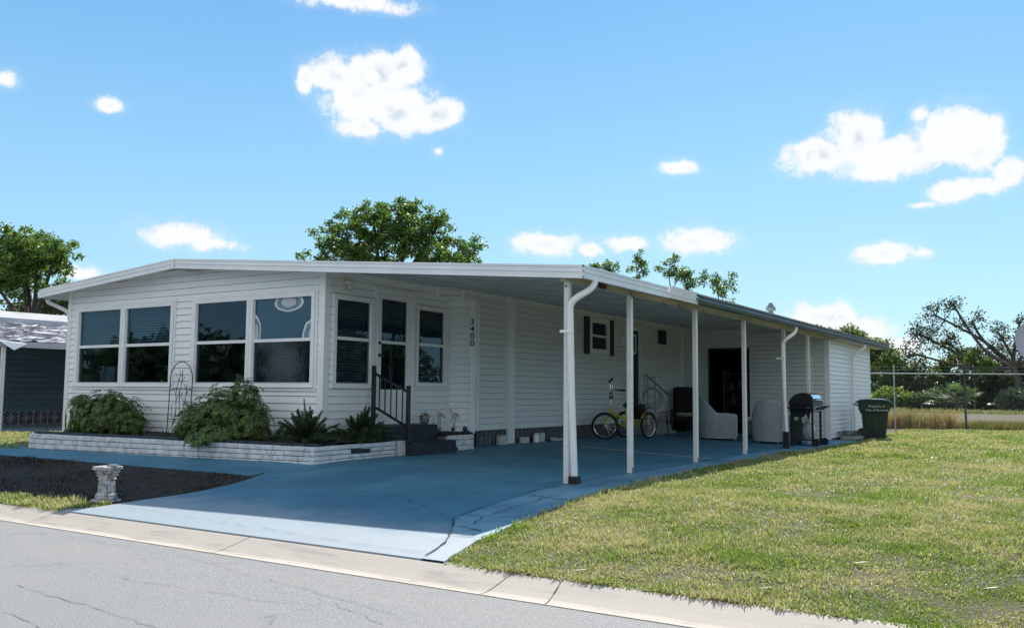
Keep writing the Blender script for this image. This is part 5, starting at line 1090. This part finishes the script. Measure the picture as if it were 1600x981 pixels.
# ------------------------------------------------------------------ rubbish cart, hose pile
cart = thing('rubbish_cart', 'dark green wheeled rubbish cart with a glossy lid and white lettering beside the shed', 'rubbish cart', (-4.85, 25.9, 0)); CM = Matrix.Translation((-4.93, 25.95, .01)) @ Matrix.Rotation(R(14), 4, 'Z')
def frus(mb, a, b, z0, c, d, z1, ch=.05, shift=0):
    def rr(hx, hy, z, sx=0): 
        return [(-hx+ch+sx, -hy, z), (hx-ch+sx, -hy, z), (hx+sx, -hy+ch, z), (hx+sx, hy-ch, z), (hx-ch+sx, hy, z), (-hx+ch+sx, hy, z), (-hx+sx, hy-ch, z), (-hx+sx, -hy+ch, z)]
    vs = rr(a, b, z0)+rr(c, d, z1, shift); return mb.add(vs, [tuple(range(7, -1, -1)), tuple(range(8, 16))]+[(i, (i+1) % 8, 8+(i+1) % 8, 8+i) for i in range(8)])
mb = MB(); frus(mb, .27, .25, .03, .33, .29, .68, .06, .02); frus(mb, .335, .295, .681, .385, .325, .80, .06, .01); frus(mb, .385, .325, .801, .39, .33, .97, .05, .0); mb.xf(CM).build('body', GREEN_BIN, cart)
mb = MB()
for sg in (-1, 1): frus(mb, .0, 0, 0, 0, 0, 0) if False else None
mb = MB(); mb.box((-.02, -.30, .20), (.02, -.262, .66)); mb.box((.20, -.315, .70), (.225, -.298, .95)); mb.box((-.26, -.315, .70), (-.235, -.298, .95)); mb.xf(CM).build('ribs', GREEN_BIN, cart)
mb = MB(); K = 10; prof_ = [(-.46, .975), (-.46, 1.0), (-.36, 1.05), (-.10, 1.075), (.16, 1.075), (.30, 1.06), (.40, 1.02), (.43, .985), (.43, .965)]
yy = [(-.345, -.03), (-.32, -.005), (-.2, .008), (0, .012), (.2, .008), (.32, -.005), (.345, -.03)]
vs = [(a, b, c+dz*(1 if 0 < i < len(prof_)-1 else .3)) for (b, dz) in yy for i, (a, c) in enumerate(prof_)]; n = len(prof_)
mb.add(vs, [(j*n+i, (j+1)*n+i, (j+1)*n+i+1, j*n+i+1) for j in range(len(yy)-1) for i in range(n-1)]+[tuple(range(n-1, -1, -1)), tuple((len(yy)-1)*n+i for i in range(n))]); mb.add([(-.46, -.345, .965), (.43, -.345, .965), (.43, .345, .965), (-.46, .345, .965)], [(0, 1, 2, 3)])
mb.xf(CM).build('lid', mat('glossy_green_plastic', (.009, .036, .024), .16), cart, True)
MB().tube([(-.50, -.26, .93), (-.50, .26, .93)], .018, 8).tube([(-.38, -.26, .90), (-.50, -.26, .93)], .02, 6).tube([(-.38, .26, .90), (-.50, .26, .93)], .02, 6).xf(CM).build('handle', GREEN_BIN, cart, True)
for b in (-.30, .27): MB().lathe([(.05, -.025), (.135, -.025), (.14, 0), (.135, .025), (.05, .025)], (-.30, b, .14), 20, 'Y').xf(CM).build('wheel', BLACK, cart, True)
for k, line in enumerate(('Property of', 'City of Sarasota')):
    vs, fs = text_mesh(line, .088, .002); mb = MB(); mb.add([CM @ Vector((v.x+.06, -.338-.004*0, v.y+.88-.10*k)) if k == 0 else CM @ Vector((v.x+.06, -.336, v.y+.88-.10*k)) for v in vs], fs); mb.build('lettering', mat('white_lettering', (.8, .8, .8), .6), cart, label='white lettering reading %s' % line)
hp_ = thing('hose_pile', 'tangled grey pile of hose and cord at the foot of the shed wall', 'hose', (-5.4, 26.0, .02)); mb = MB()
for k in range(16): ring(mb, (-5.42+random.uniform(-.10, .14), 25.6+random.uniform(-.55, .35), .05+.012*k*.8), (random.uniform(-.35, .35), random.uniform(-.35, .35), 1), random.uniform(.14, .25), .012, 22, 5)
mb.build('coil', mat('faded_grey_hose', (.20, .19, .18), .8, .5, 15), hp_, True)
cbk = thing('splash_block', 'rough grey concrete slab edge lying by the shed corner', 'slab', (-5.2, 25.0, 0)); MB().obox((-5.30, 25.0, .06), (.35, 1.2, .08), .0, 0, 0, .02).obox((-5.05, 26.1, .05), (.5, .35, .10), .5, .06, 0, .02).build('slab', CONC, cbk)

# ------------------------------------------------------------------ chain-link fence
fn = thing('chain_link_fence', 'tall galvanised chain-link fence with a top rail and wire strands behind the lawn', 'fence', (-3.65, 35.2, 0)); F0 = Vector((-3.65, 35.21, 0)); FD = Vector((.885, .465, 0)); FEN = mat('galvanised_steel', (.34, .36, .37), .45, metal=.5)
def fpt(s_, z): return F0+FD*s_+Vector((0, 0, z))
a_, b_2 = -9.6, 16.8
for k in range(-4, 8):
    s_ = k*2.4; p = MB(); p.tube([fpt(s_, 0), fpt(s_, 2.28)], .036 if k == 0 else .024, 8); p.build('fence_post', mat('dark_green_post', (.03, .05, .045), .6) if k == 0 else FEN, fn)
MB().tube([fpt(a_, 1.97), fpt(b_2, 1.97)], .026, 8).build('top_rail', mat('pale_galvanised', (.55, .57, .58), .4, metal=.3), fn)
for z_ in (2.09, 2.20): MB().tube([fpt(a_, z_), fpt(b_2, z_)], .005, 4).build('wire_strand', FEN, fn)
mb = MB(); sp = .085; k = a_-2
while k < b_2:
    for sg in (1, -1):
        s0, z0_, s1, z1_ = (k, .04, k+1.92, 1.96) if sg > 0 else (k+1.92, .04, k, 1.96)
        lo, hi = min(s0, s1), max(s0, s1)
        if hi > b_2 or lo < a_: continue
        mb.tube([fpt(s0, z0_)+Vector((0, .004*sg, 0)), fpt(s1, z1_)+Vector((0, .004*sg, 0))], .0024, 3, False)
    k += sp
mb.build('wire_mesh', mat('dark_wire_mesh', (.07, .08, .08), .5), fn)

# ------------------------------------------------------------------ neighbouring home on the left
nb = thing('mobile_home', 'grey-blue neighbouring mobile home at the far left with a battered awning roof', 'mobile home', (-27, 18, .1)); NX = -25.3
def nbp(n, mb, mt, smooth=False): return mb.build(n, mt, nb, smooth)
NB = mat('grey_blue_siding', (.10, .155, .195), .6, .25, 1.5)
nbp('side_wall', siding(MB(), (NX, 8), (NX, 30), .55, lambda x: 2.95, course=.16), NB); nbp('front_wall', siding(MB(), (-32.5, 8), (NX, 8), .4, lambda x: 3.0, course=.16), NB)
skirt(NX, 8, 24, .16, .545, 1, mat('pale_breeze_block', (.34, .34, .36), .8), nb, bw=.42); nbp('skirt_backing', MB().box((NX-.05, 8, 0), (NX-.04, 30, .55)), MATS['dark_crawlspace'])
nr = MB(); nr.add([(-25.1, 7.5, 3.10), (-28.9, 7.5, 3.62), (-28.9, 30.5, 3.62), (-25.1, 30.5, 3.10)], [(0, 3, 2, 1)]); nr.add([(-28.9, 7.5, 3.62), (-32.8, 7.5, 3.10), (-32.8, 30.5, 3.10), (-28.9, 30.5, 3.62)], [(0, 3, 2, 1)]); nbp('roof', nr, mat('pale_grey_roof', (.50, .49, .50), .7, .35, 1.2))
nbp('fascia', MB().box((-25.12, 7.5, 2.93), (-25.06, 30.5, 3.12)), mat('pale_mauve_fascia', (.52, .50, .53), .6))
# awning: overlapping buckled sheets
aw = MB(); n_i, n_j = 26, 90; V = []
for j in range(n_j+1):
    for i in range(n_i+1):
        t = i/n_i; x = -25.05+t*3.35; y = 11.35+(30-11.35)*j/n_j; V.append((x, y, 2.98-.66*t+.022*math.sin(j*2.4+i*.9)+random.uniform(-.02, .02)))
aw.add(V, [(j*(n_i+1)+i, (j+1)*(n_i+1)+i, (j+1)*(n_i+1)+i+1, j*(n_i+1)+i+1) for j in range(n_j) for i in range(n_i)])
AM = mat('battered_awning', (.6, .6, .6), .6); nt = NT(AM.node_tree); b = nt.n['Principled BSDF']; P = nt.node('ShaderNodeNewGeometry').outputs['Position']
nz = nt.noise(nt.vec('MULTIPLY', P, (2.0, .55, 1)), 2.6, 5, .62, 1.2); rp = nt.node('ShaderNodeValToRGB'); nt.l.new(nz, rp.inputs[0]); e = rp.color_ramp.elements; e[0].position = .50; e[0].color = (.03, .03, .045, 1); e[1].position = .56; e[1].color = (.22, .21, .25, 1); k = e.new(.62); k.color = (.80, .80, .82, 1); nt.l.new(rp.outputs[0], b.inputs['Base Color'])
nbp('awning_roof', aw, AM); nbp('awning_fascia', MB().box((-21.74, 11.35, 2.16), (-21.66, 30, 2.30)).box((-25.0, 11.30, 2.86), (-24.9, 11.349, 2.99)), MATS['pale_mauve_fascia'])
tf = MB(); tf.add([(-22.3, 11.3, 2.44), (-21.62, 11.3, 2.30), (-21.5, 11.62, 2.08), (-21.55, 11.95, 2.24), (-21.9, 11.8, 2.34)], [(0, 1, 2, 3, 4)]); nbp('torn_sheet', tf, mat('torn_sheet_metal', (.62, .64, .68), .5))
for y in (11.5, 15.5, 19.5): nbp('awning_post', MB().box((-21.78, y-.04, .05), (-21.70, y+.04, 2.2)), POSTM)
s = MB(); s.add([(-25.3, 9, .156), (-21.2, 9, .156), (-21.2, 30, .156), (-25.3, 30, .156)], [(0, 1, 2, 3)]); s.build('neighbour_driveway', mat('dark_blue_grey_slab', (.16, .22, .27), .8), kind='structure')
mb_ = thing('post_box', 'small dark box with a red flag standing by the left corner of the home', 'box', (-19.5, 12.4, .15)); MB().tube([(-19.6, 12.6, .1), (-19.6, 12.6, 1.0)], .025, 6).build('post', BLACK, mb_); MB().box((-19.70, 12.45, 1.0), (-19.50, 12.75, 1.28), .02).build('box', BLACK, mb_); MB().box((-19.495, 12.50, 1.05), (-19.48, 12.58, 1.16)).build('flag', mat('dull_red', (.35, .06, .06), .6), mb_)

# ------------------------------------------------------------------ trees
LT = leafmat('broad_green_leaf', (.07, .15, .045), (.15, .22, .07), .9, .5, .4, .5)
LD = leafmat('dark_oak_leaf', (.055, .085, .04), (.10, .13, .055), .8, .42, .45, .55)
LP_ = leafmat('pale_grey_leaf', (.16, .19, .13), (.08, .12, .07), .7, .3, .55, .5)
LB = leafmat('bright_bush_leaf', (.13, .21, .05), (.19, .24, .08), .5, .45, .5, .5)
tree('tree', 'big green broadleaf tree rising behind the front gable roof', 'tree', (-34, 40, 0), (-34, 40, 6), [(-37.6, 40, 10.3, 2.3, 2.0, 1.5), (-35.4, 40, 11.0, 2.0, 2, 1.5), (-33, 40, 11.0, 1.9, 2, 1.5), (-40.3, 40, 9.5, 1.3, 1.2, .75), (-31.6, 40, 9.5, 1.9, 2, 1.6), (-30.6, 40, 10.6, .9, .9, 1.0), (-29.2, 40, 8.8, 1.6, 1.6, 1.0), (-36, 40, 8.6, 3.6, 2.2, 1.3)], 430, 60, .19, .36, LT, r0=.34, shell=.2, nbr=170)
tree('tree', 'dark green tree at the far left above the neighbouring roof', 'tree', (-58, 32, 0), (-57.5, 32, 5), [(-60.5, 32, 10.6, 2.6, 2, 1.7), (-57.2, 32, 9.8, 2.4, 2, 1.6), (-54.9, 32, 9.7, 1.5, 1.5, 1.2), (-58.5, 32, 8.4, 3, 2, 1.4), (-63, 32, 9, 2.5, 2, 2.4)], 300, 60, .22, .42, LT, r0=.34, shell=.2, nbr=90)
tree('tree', 'pale grey-green tree low behind the neighbouring roof, under the dark one', 'tree', (-55, 34, 0), (-55, 34, 4), [(-56.5, 34, 6.9, 2.0, 1.6, 1.1), (-53.6, 34, 6.6, 1.6, 1.4, 1.3), (-61, 34, 6.2, 3, 1.6, 1.3)], 170, 50, .24, .5, LP_, r0=.2, shell=.2, nbr=30)
for k, (x, z_, r1, hz_, lab) in enumerate(((-23.3, 8.35, .30, .30, 'leftmost small leafy treetop above the carport roof, only just showing'), (-22.4, 8.45, .50, .55, 'small leafy treetop, second from the left above the carport roof'), (-20.75, 8.55, .65, .95, 'slender leafy treetop standing highest above the carport roof'), (-18.75, 8.15, .75, .95, 'rounded leafy treetop above the loose fascia panel'), (-17.75, 7.4, .55, .6, 'small leafy treetop low beside the rounded one'), (-16.2, 7.15, 1.15, .85, 'wide loose leafy treetop, the rightmost above the carport roof'))):
    tree('slender_tree', lab, 'tree', (x+.4, 45, 0), (x+.1, 45, z_-1.6), [(x, 45, z_-.1, r1, r1, hz_*.8), (x+r1*.5, 45, z_-.6, r1*.8, r1*.7, hz_*.7)], int(24*r1+10), 24, .15, .25, LT, r0=.07, shell=.1, nbr=14, group='slender trees behind the carport roof')
# far edge of the field
tree('tree', 'rounded olive-grey tree showing over the back end of the roof', 'tree', (-21, 92, 0), (-21, 92, 3), [(-22.5, 92, 5.9, 2.8, 2.2, 2.2), (-19.2, 92, 5.8, 2.6, 2, 2.1), (-17, 92, 4.6, 2.4, 2, 1.9), (-25.5, 92, 5, 2.5, 2, 2)], 280, 46, .34, .75, leafmat('olive_leaf', (.17, .20, .10), (.11, .15, .07), .6, .4, .5, .5), r0=.3, shell=.35, nbr=60)
for k, (x, y, rx, rz, lm, lab) in enumerate(((-16.0, 90, 2.6, 2.6, LB, 'light green bushy tree just right of the shed, behind the fence'), (-13.0, 89, 2.6, 2.3, LD, 'dark dense bush behind the fence left of the palmetto'), (-9.6, 91, 3.0, 2.9, LD, 'dark dense bush behind the palmetto under the twisted oak'), (-14.6, 84, 1.5, 1.0, LB, 'low bright green bush beyond the pale road'), (-6.2, 90, 2.4, 2.2, LD, 'dark shaded bush right of the palmetto'), (-11.3, 84.5, 1.8, .9, LP_, 'low grey-green bush beside the palmetto'), (-4.4, 82, 1.5, 1.1, LP_, 'pale low bush at the right end of the far road'), (-1.5, 88, 4.0, 3.6, LD, 'dark bush beyond the right edge of the lawn'), (5, 88, 4.5, 4, LB, 'green bush far to the right behind the fence'), (11, 86, 4.5, 4.2, LD, 'dark bush farthest right behind the fence'))):
    tree('bush', lab, 'bush', (x, y, 0), (x, y, rz*.5), [(x, y, rz*.95, rx, 1.6, rz), (x-rx*.5, y, rz*.6, rx*.7, 1.4, rz*.7), (x+rx*.55, y, rz*.65, rx*.7, 1.4, rz*.75)], int(50+26*rx*rz), 34, .30, .55, lm, r0=.12, shell=.5, nbr=16)
random.seed(21); rng = np.random.default_rng(21)
tree('oak_tree', 'sparse dark oak with long twisted limbs leaning over the fence at the right', 'tree', (-4.6, 86, 0), (-5.2, 86, 3.6), [(-12.3, 86, 6.6, 1.5, 1.2, 1.3), (-11.0, 86, 8.2, 1.3, 1.0, 1.5), (-9.6, 86, 9.1, 1.2, 1.0, .8), (-10.3, 86, 6.0, 1.7, 1.2, 1.5), (-12.9, 86, 4.9, 1.6, 1.2, 1.0), (-8.2, 86, 7.6, 1.6, 1.2, 1.0), (-6.0, 86, 6.2, 1.2, 1, 1.9), (-4.6, 86, 7.4, 1.0, 1, 1.0), (-8.3, 86, 4.3, 2.0, 1.2, 1.2), (-3.8, 86, 5.6, 1.2, 1.0, 1.7), (-1, 86, 7, 2.4, 1, 2)], 380, 13, .24, .55, leafmat('twisted_oak_leaf', (.035, .05, .035), (.07, .085, .045), .8, .3, .5, .5), r0=.34, shell=.1, nbr=150, wob=1.3)
tree('tree', 'pale leafless-looking thicket between the oak limbs and the fence', 'tree', (-7.2, 93, 0), (-7.2, 93, 2), [(-7.4, 93, 5.2, 2.4, 1.2, 1.8), (-4.4, 93, 4.6, 2.2, 1.2, 1.8)], 90, 22, .22, .6, leafmat('dry_grey_leaf', (.17, .15, .12), (.10, .09, .07), .8, .2, .7, .4), r0=.1, shell=.2, nbr=90)
tree('bush', 'bright yellow-green bush growing up through the oak', 'bush', (-8.0, 84, 0), (-8.0, 84, 2.2), [(-8.1, 84, 4.5, .8, .6, .7), (-6.9, 84, 3.9, .7, .6, .6), (-7.2, 84, 3.3, .8, .6, .6)], 40, 26, .26, .32, LB, r0=.06, shell=.1, nbr=14)
# palmetto
pm = thing('palmetto', 'low green fan palm beyond the road behind the fence post', 'palm', (-8.6, 78, 0)); V_ = []; stm = MB()
for i in range(26):
    az = random.uniform(0, 6.28); el_ = random.uniform(.1, 1.35); L = random.uniform(1.1, 1.9); d = Vector((math.cos(az)*math.cos(el_)*1.25, math.sin(az)*math.cos(el_), math.sin(el_))); o = Vector((-8.6+random.uniform(-.5, .5), 78+random.uniform(-.3, .3), .5)); c = o+d*L*.75; stm.tube([o, c], .03, 4)
    sidev = d.cross(Vector((0, 0, 1))).normalized(); upv = sidev.cross(d)
    for k in range(18):
        a = (k-8.5)/8.5*1.5; dr = (d*math.cos(a)+sidev*math.sin(a)).normalized(); l = .85*random.uniform(.8, 1.1); w = sidev*math.cos(a)*.035-d*math.sin(a)*.035; tip = c+dr*l-Vector((0, 0, .18)); V_.append([tuple(c), tuple(c+dr*l*.5+w), tuple(tip), tuple(c+dr*l*.5-w)])
V = np.array(V_).reshape(-1, 3); np_mesh('fronds', V, np.arange(len(V)).reshape(-1, 4), leafmat('palmetto_leaf', (.14, .22, .09), (.20, .27, .13), 1.2, .3, .45, .4), pm); stm.build('stems', BARK, pm); MB().lathe([(.25, 0), (.22, .6), (.1, .8)], (-8.6, 78, 0), 8).build('trunk', BARK, pm)
# satellite dish at the right edge
sd_ = thing('satellite_dish', 'large pale ribbed satellite dish partly cut off by the right edge of the picture', 'dish', (-1.9, 50, 0)); c = Vector((-1.95, 50, 3.55)); ax = Vector((.45, -.8, .38)).normalized(); e1 = ax.cross(Vector((0, 0, 1))).normalized(); e2 = e1.cross(ax); mb = MB(); V = []; K = 48; Rr = 1.25
for j in range(9):
    q = j/8*Rr
    for i in range(K): w = 2*math.pi*i/K; V.append(c+(e1*math.cos(w)+e2*math.sin(w))*q+ax*(q*q*.26+.02*(i % 3 == 0)))
mb.add(V, [(j*K+i, j*K+(i+1) % K, (j+1)*K+(i+1) % K, (j+1)*K+i) for j in range(8) for i in range(K)]); mb.build('reflector', mat('pale_dish_grey', (.42, .43, .46), .6), sd_); MB().tube([c-ax*.05, c-ax*.3-Vector((0, 0, .4)), (c.x-.1, c.y+.2, 0)], .07, 8).build('mast', GREYM, sd_)
# across the street and beyond the lawn, mirrored in the windows
for k, (x, y, rx, rz, lab) in enumerate(((-128, -27, 11, 2.9, 'broad tree across the street, farthest left of the row'), (-106, -26, 12, 3.3, 'broad tree across the street, second from the left'), (-84, -26, 12, 2.9, 'broad tree across the street, third from the left'), (-63, -26, 11, 3.3, 'broad tree across the street, opposite the neighbouring home'), (-44, -26, 9, 3.0, 'broad tree across the street, left of the gable'), (-29, -26, 8, 3.4, 'broad dense tree across the street facing the gable'), (-15, -26, 8, 3.0, 'broad tree across the street opposite the driveway'), (0, -26, 8, 3.3, 'broad tree across the street behind the viewer'), (14, -26, 7, 3.0, 'broad tree across the street, farthest right'),
    (26, 18, 3, 3.4, 'broad tree beyond the lawn on the right, nearest the street'), (30, 31, 3, 3.8, 'broad tree beyond the lawn on the right, second from the street'), (34, 44, 3, 3.4, 'broad tree beyond the lawn on the right, third from the street'), (38, 58, 4, 4.0, 'broad tree beyond the lawn on the right, fourth from the street'), (43, 73, 4, 4.2, 'broad tree beyond the lawn on the right, farthest from the street'))):
    if y < 0: E_ = [(x, y, rz*.8, rx, 3, rz), (x-rx*.6, y, rz*.6, rx*.6, 3, rz*.8), (x+rx*.6, y, rz*.5, rx*.6, 2, rz*.7)]
    else: E_ = [(x, y, rz*.8, 3, 7, rz), (x, y-4, rz*.6, 2.5, 5, rz*.8), (x, y+4, rz*.6, 2.5, 5, rz*.8)]
    tree('tree', lab, 'tree', (x, y, -.2), (x, y, 1.6), E_, 260, 24, .75, 1.1, LD, r0=.35, shell=.4, nbr=10)

# ------------------------------------------------------------------ turf, tall grass, litter
def vnoise(x, y, s, seed=0):
    g_ = np.random.default_rng(seed).random((64, 64)); X = x*s; Y = y*s; xi = np.floor(X).astype(int); yi = np.floor(Y).astype(int); fx = X-xi; fy = Y-yi; fx = fx*fx*(3-2*fx); fy = fy*fy*(3-2*fy)
    h = lambda a, b: g_[a % 64, b % 64]
    return (h(xi, yi)*(1-fx)+h(xi+1, yi)*fx)*(1-fy)+(h(xi, yi+1)*(1-fx)+h(xi+1, yi+1)*fx)*fy
def zgv(x, y):
    t = np.clip((y-5.85)/3.75, 0, 1); c = .15*np.clip((-5.7-x)/4.2, 0, 1)*np.clip((34-y)/5, 0, 1); return -.19*(1-t)+c*t
def grassmat(name, g1, g2, straw, amt):
    M = bpy.data.materials.new(name); M.use_nodes = True; nt = NT(M.node_tree); b = nt.n['Principled BSDF']; b.inputs['Roughness'].default_value = .5; b.inputs['Specular IOR Level'].default_value = .35
    geo = nt.node('ShaderNodeNewGeometry'); P = geo.outputs['Position']; rnd = geo.outputs['Random Per Island']
    c = nt.mix(rnd, g1, g2); pn = nt.noise(P, 1.15, 5, .62); pn2 = nt.noise(P, .4, 3, .5)
    st = nt.math('ADD', nt.math('MULTIPLY', nt.math('SUBTRACT', pn, .5), 3.2), nt.math('MULTIPLY', nt.math('SUBTRACT', pn2, .5), 2.0)); r2 = nt.math('FRACT', nt.math('MULTIPLY', rnd, 17.31))
    isdry = nt.smooth(nt.math('ADD', st, nt.math('SUBTRACT', amt, r2)), -.12, .12)
    c = nt.mix(isdry, c, straw); nt.l.new(c, b.inputs['Base Color'])
    tr = nt.node('ShaderNodeBsdfTranslucent'); nt.l.new(nt.mix(1.0, c, (1.15, 1.25, .6), 'MULTIPLY'), tr.inputs[0]); ms = nt.node('ShaderNodeMixShader'); ms.inputs[0].default_value = .38
    o = nt.n['Material Output']; nt.l.new(b.outputs[0], ms.inputs[1]); nt.l.new(tr.outputs[0], ms.inputs[2]); nt.l.new(ms.outputs[0], o.inputs['Surface']); return M
GR = grassmat('lawn_blades', (.15, .235, .045), (.28, .345, .09), (.48, .43, .28), .46)
def grass_patch(x0, x1, y0, y1, dens, L, Wd, keep, seed):
    g_ = np.random.default_rng(seed); n = int((x1-x0)*(y1-y0)*dens); x = g_.uniform(x0, x1, n); y = g_.uniform(y0, y1, n)
    k = keep(x, y) & (g_.random(n) < .16+1.5*vnoise(x, y, 1.7, 3)*vnoise(x, y, 4.2, 4)+.5*vnoise(x, y, 13, 6)**2); x, y = x[k], y[k]; n = len(x)
    l = L*g_.uniform(.45, 1.25, n)*(.45+1.0*vnoise(x, y, 1.1, 5))*(.55+.95*vnoise(x, y, 7, 9)); az = g_.uniform(0, 2*np.pi, n); le = g_.uniform(.15, 1.25, n); w = Wd*g_.uniform(.7, 1.3, n)
    d = np.stack([np.cos(az), np.sin(az), np.zeros(n)], 1); sd = np.stack([-d[:, 1], d[:, 0], np.zeros(n)], 1)*w[:, None]*.5
    o = np.stack([x, y, zgv(x, y)-.004], 1); up = np.array([0, 0, 1.0])
    p1 = o+d*(l*np.sin(le)*.5)[:, None]+up*(l*np.cos(le)*.55)[:, None]; p2 = o+d*(l*np.sin(le)*1.05)[:, None]+up*(l*np.cos(le)*.85)[:, None]
    V = np.stack([o-sd*.7, o+sd*.7, p1+sd, p1-sd, p2+sd*.15, p2-sd*.15], 1); b_ = np.arange(n)[:, None]*6; F = np.concatenate([b_+[0, 1, 2, 3], b_+[3, 2, 4, 5]], 0)
    return V.reshape(-1, 3), F
XRa = np.array(XR); XLa = np.array(XL)
edge = lambda y: np.interp(y, XRa[:, 0], XRa[:, 1])
inr = lambda x, y: (x > edge(y)+.015+.03*np.sin(y*9)) & (x > np.where(y > 24.6, -5.6, -9)) & ~((x < -4.95) & (y > 24.3) & (y < 26.6))
Vs = []; Fs = []; off = 0
def addp(*a):
    global off
    V, F = grass_patch(*a); Vs.append(V); Fs.append(F+off); off += len(V)
addp(-4.9, 1.2, 5.86, 11, 9500, .047, .008, inr, 1); addp(-5.4, 1.4, 11, 18, 3600, .05, .0115, inr, 2); addp(-5.6, 2.2, 18, 35.5, 1400, .07, .022, lambda x, y: inr(x, y) & (y < 35.2+(x+3.65)*.52), 3)
ledge = lambda y: np.interp(y, XLa[:, 0], XLa[:, 1]); inl = lambda x, y: (x < ledge(y)-.02) & (y < 8.32+.03*np.sin(x*5))
addp(-19.5, -9.1, 5.86, 8.34, 5200, .06, .011, lambda x, y: inl(x, y) & (y < 6.30+.10*np.sin(x*2.3)+.07*np.sin(x*7.1)), 4)  # green blades only in the sunlit strip, painted shade beyond
addp(-21.2, -16.2, 9.4, 14, 1100, .06, .02, lambda x, y: (x < -16.15), 5); addp(-19.5, -16.2, 8.9, 9.4, 1600, .06, .016, lambda x, y: x < -16.15, 6)
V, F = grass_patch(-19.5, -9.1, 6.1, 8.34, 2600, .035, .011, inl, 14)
dg = np_mesh('shaded_dead_turf', V, F, mat('shaded_brown_turf', (.075, .065, .042), .9, .6, 7, island=.8, col2=(.022, .03, .018))); tag(dg, 'thin dead turf around the pedestal, coloured dark for the shade of the gable', 'grass', kind='stuff')  # shade of the gable painted into these dark brown blades
# fringes that hang over the curb and creep onto the slab
addp(-4.9, 1.0, 5.80, 6.02, 9000, .055, .009, lambda x, y: (x > -4.36) & (y > 5.845), 7); addp(-19, -9.6, 5.80, 6.0, 5000, .065, .011, lambda x, y: (x < -9.7) & (y > 5.845), 8)
addp(-5.4, -4.2, 6.0, 24, 2600, .075, .012, lambda x, y: (x > edge(y)-.02) & (x < edge(y)+.14), 9)
lw = np_mesh('lawn_grass', np.concatenate(Vs), np.concatenate(Fs), GR); tag(lw, 'short patchy green and straw-coloured lawn beside the driveway and the walk', 'grass', kind='stuff')
# tall dry grass along the fence
def tallgrass(name, label, pts, n, L, w, mt, sp):
    Vt = []
    g_ = np.random.default_rng(5); c = np.array(pts)[g_.integers(0, len(pts), n)]; o = np.stack([c[:, 0]+g_.normal(0, sp, n), c[:, 1]+g_.normal(0, sp, n), np.zeros(n)-.01], 1); l = L*g_.uniform(.45, 1.1, n); az = g_.uniform(0, 6.28, n); le = g_.uniform(.0, .55, n)
    d = np.stack([np.cos(az), np.sin(az), np.zeros(n)], 1); sd = np.stack([np.full(n, .9), np.full(n, .45), np.zeros(n)], 1)*w*.5; up = np.array([0, 0, 1.0])
    p1 = o+d*(l*np.sin(le)*.5)[:, None]+up*(l*.6*np.cos(le))[:, None]; p2 = o+d*(l*np.sin(le)*1.3)[:, None]+up*(l*.95*np.cos(le))[:, None]
    V = np.stack([o-sd, o+sd, p1+sd*.8, p1-sd*.8, p2+sd*.1, p2-sd*.1], 1); b_ = np.arange(n)[:, None]*6; F = np.concatenate([b_+[0, 1, 2, 3], b_+[3, 2, 4, 5]], 0)
    ob = np_mesh(name, V.reshape(-1, 3), F, mt); return tag(ob, label, 'grass', kind='stuff')
FL = lambda s_, o_: (F0.x+FD.x*s_-FD.y*o_, F0.y+FD.y*s_+FD.x*o_)
tallgrass('tall_dry_grass', 'tall straw and green grass clumps along the foot of the chain-link fence', [FL(q, .9+.25*math.sin(q*5)) for q in (-4.6, -4.0, -3.4, -3.0, -2.6, -2.1, -1.7, -1.2, -.7, -.3, -1.9, -3.2)], 2000, .80, .014, grassmat('tall_blades', (.13, .15, .06), (.20, .18, .09), (.33, .23, .15), .75), .15)
tallgrass('weeds', 'low dry weeds and leaf litter right of the fence post', [FL(.3+q*.23, .6+.5*math.sin(q*3)) for q in range(40)], 6500, .38, .02, grassmat('weed_blades', (.09, .13, .035), (.16, .17, .06), (.26, .19, .13), .5), .28)
tallgrass('roadside_grass', 'rough greenish verge on both sides of the far pale road', [(-26+q*.5, 72-.28*(q*.5-13)+(26 if q % 2 else 0)) for q in range(100)], 8000, .40, .05, grassmat('verge_blades', (.12, .15, .07), (.18, .20, .10), (.28, .25, .18), .5), .8)
# litter on the lawn and curb stones
lt_ = MB()
for (x, y, q) in ((-2.15, 8.55, .05), (-1.5, 7.25, .06), (-2.9, 6.95, .04), (-3.5, 7.6, .03), (-1.0, 9.6, .03), (-.6, 6.9, .05), (-1.9, 6.2, .05), (-3.25, 6.05, .06), (-2.6, 8.0, .03), (-.9, 7.9, .03), (-1.3, 6.5, .03)):
    z_ = zg(x, y)+.03; lt_.add([(x-q, y, z_), (x-.2*q, y-.5*q, z_+.01), (x+q, y+.1*q, z_+.02), (x+.3*q, y+.6*q, z_+.012)], [(0, 1, 2, 3)])
lo = lt_.build('lawn_litter', mat('pale_dead_leaf', (.62, .60, .52), .7, .3, 20)); tag(lo, 'pale dead leaves and paper scraps scattered over the near lawn', 'litter', kind='stuff')
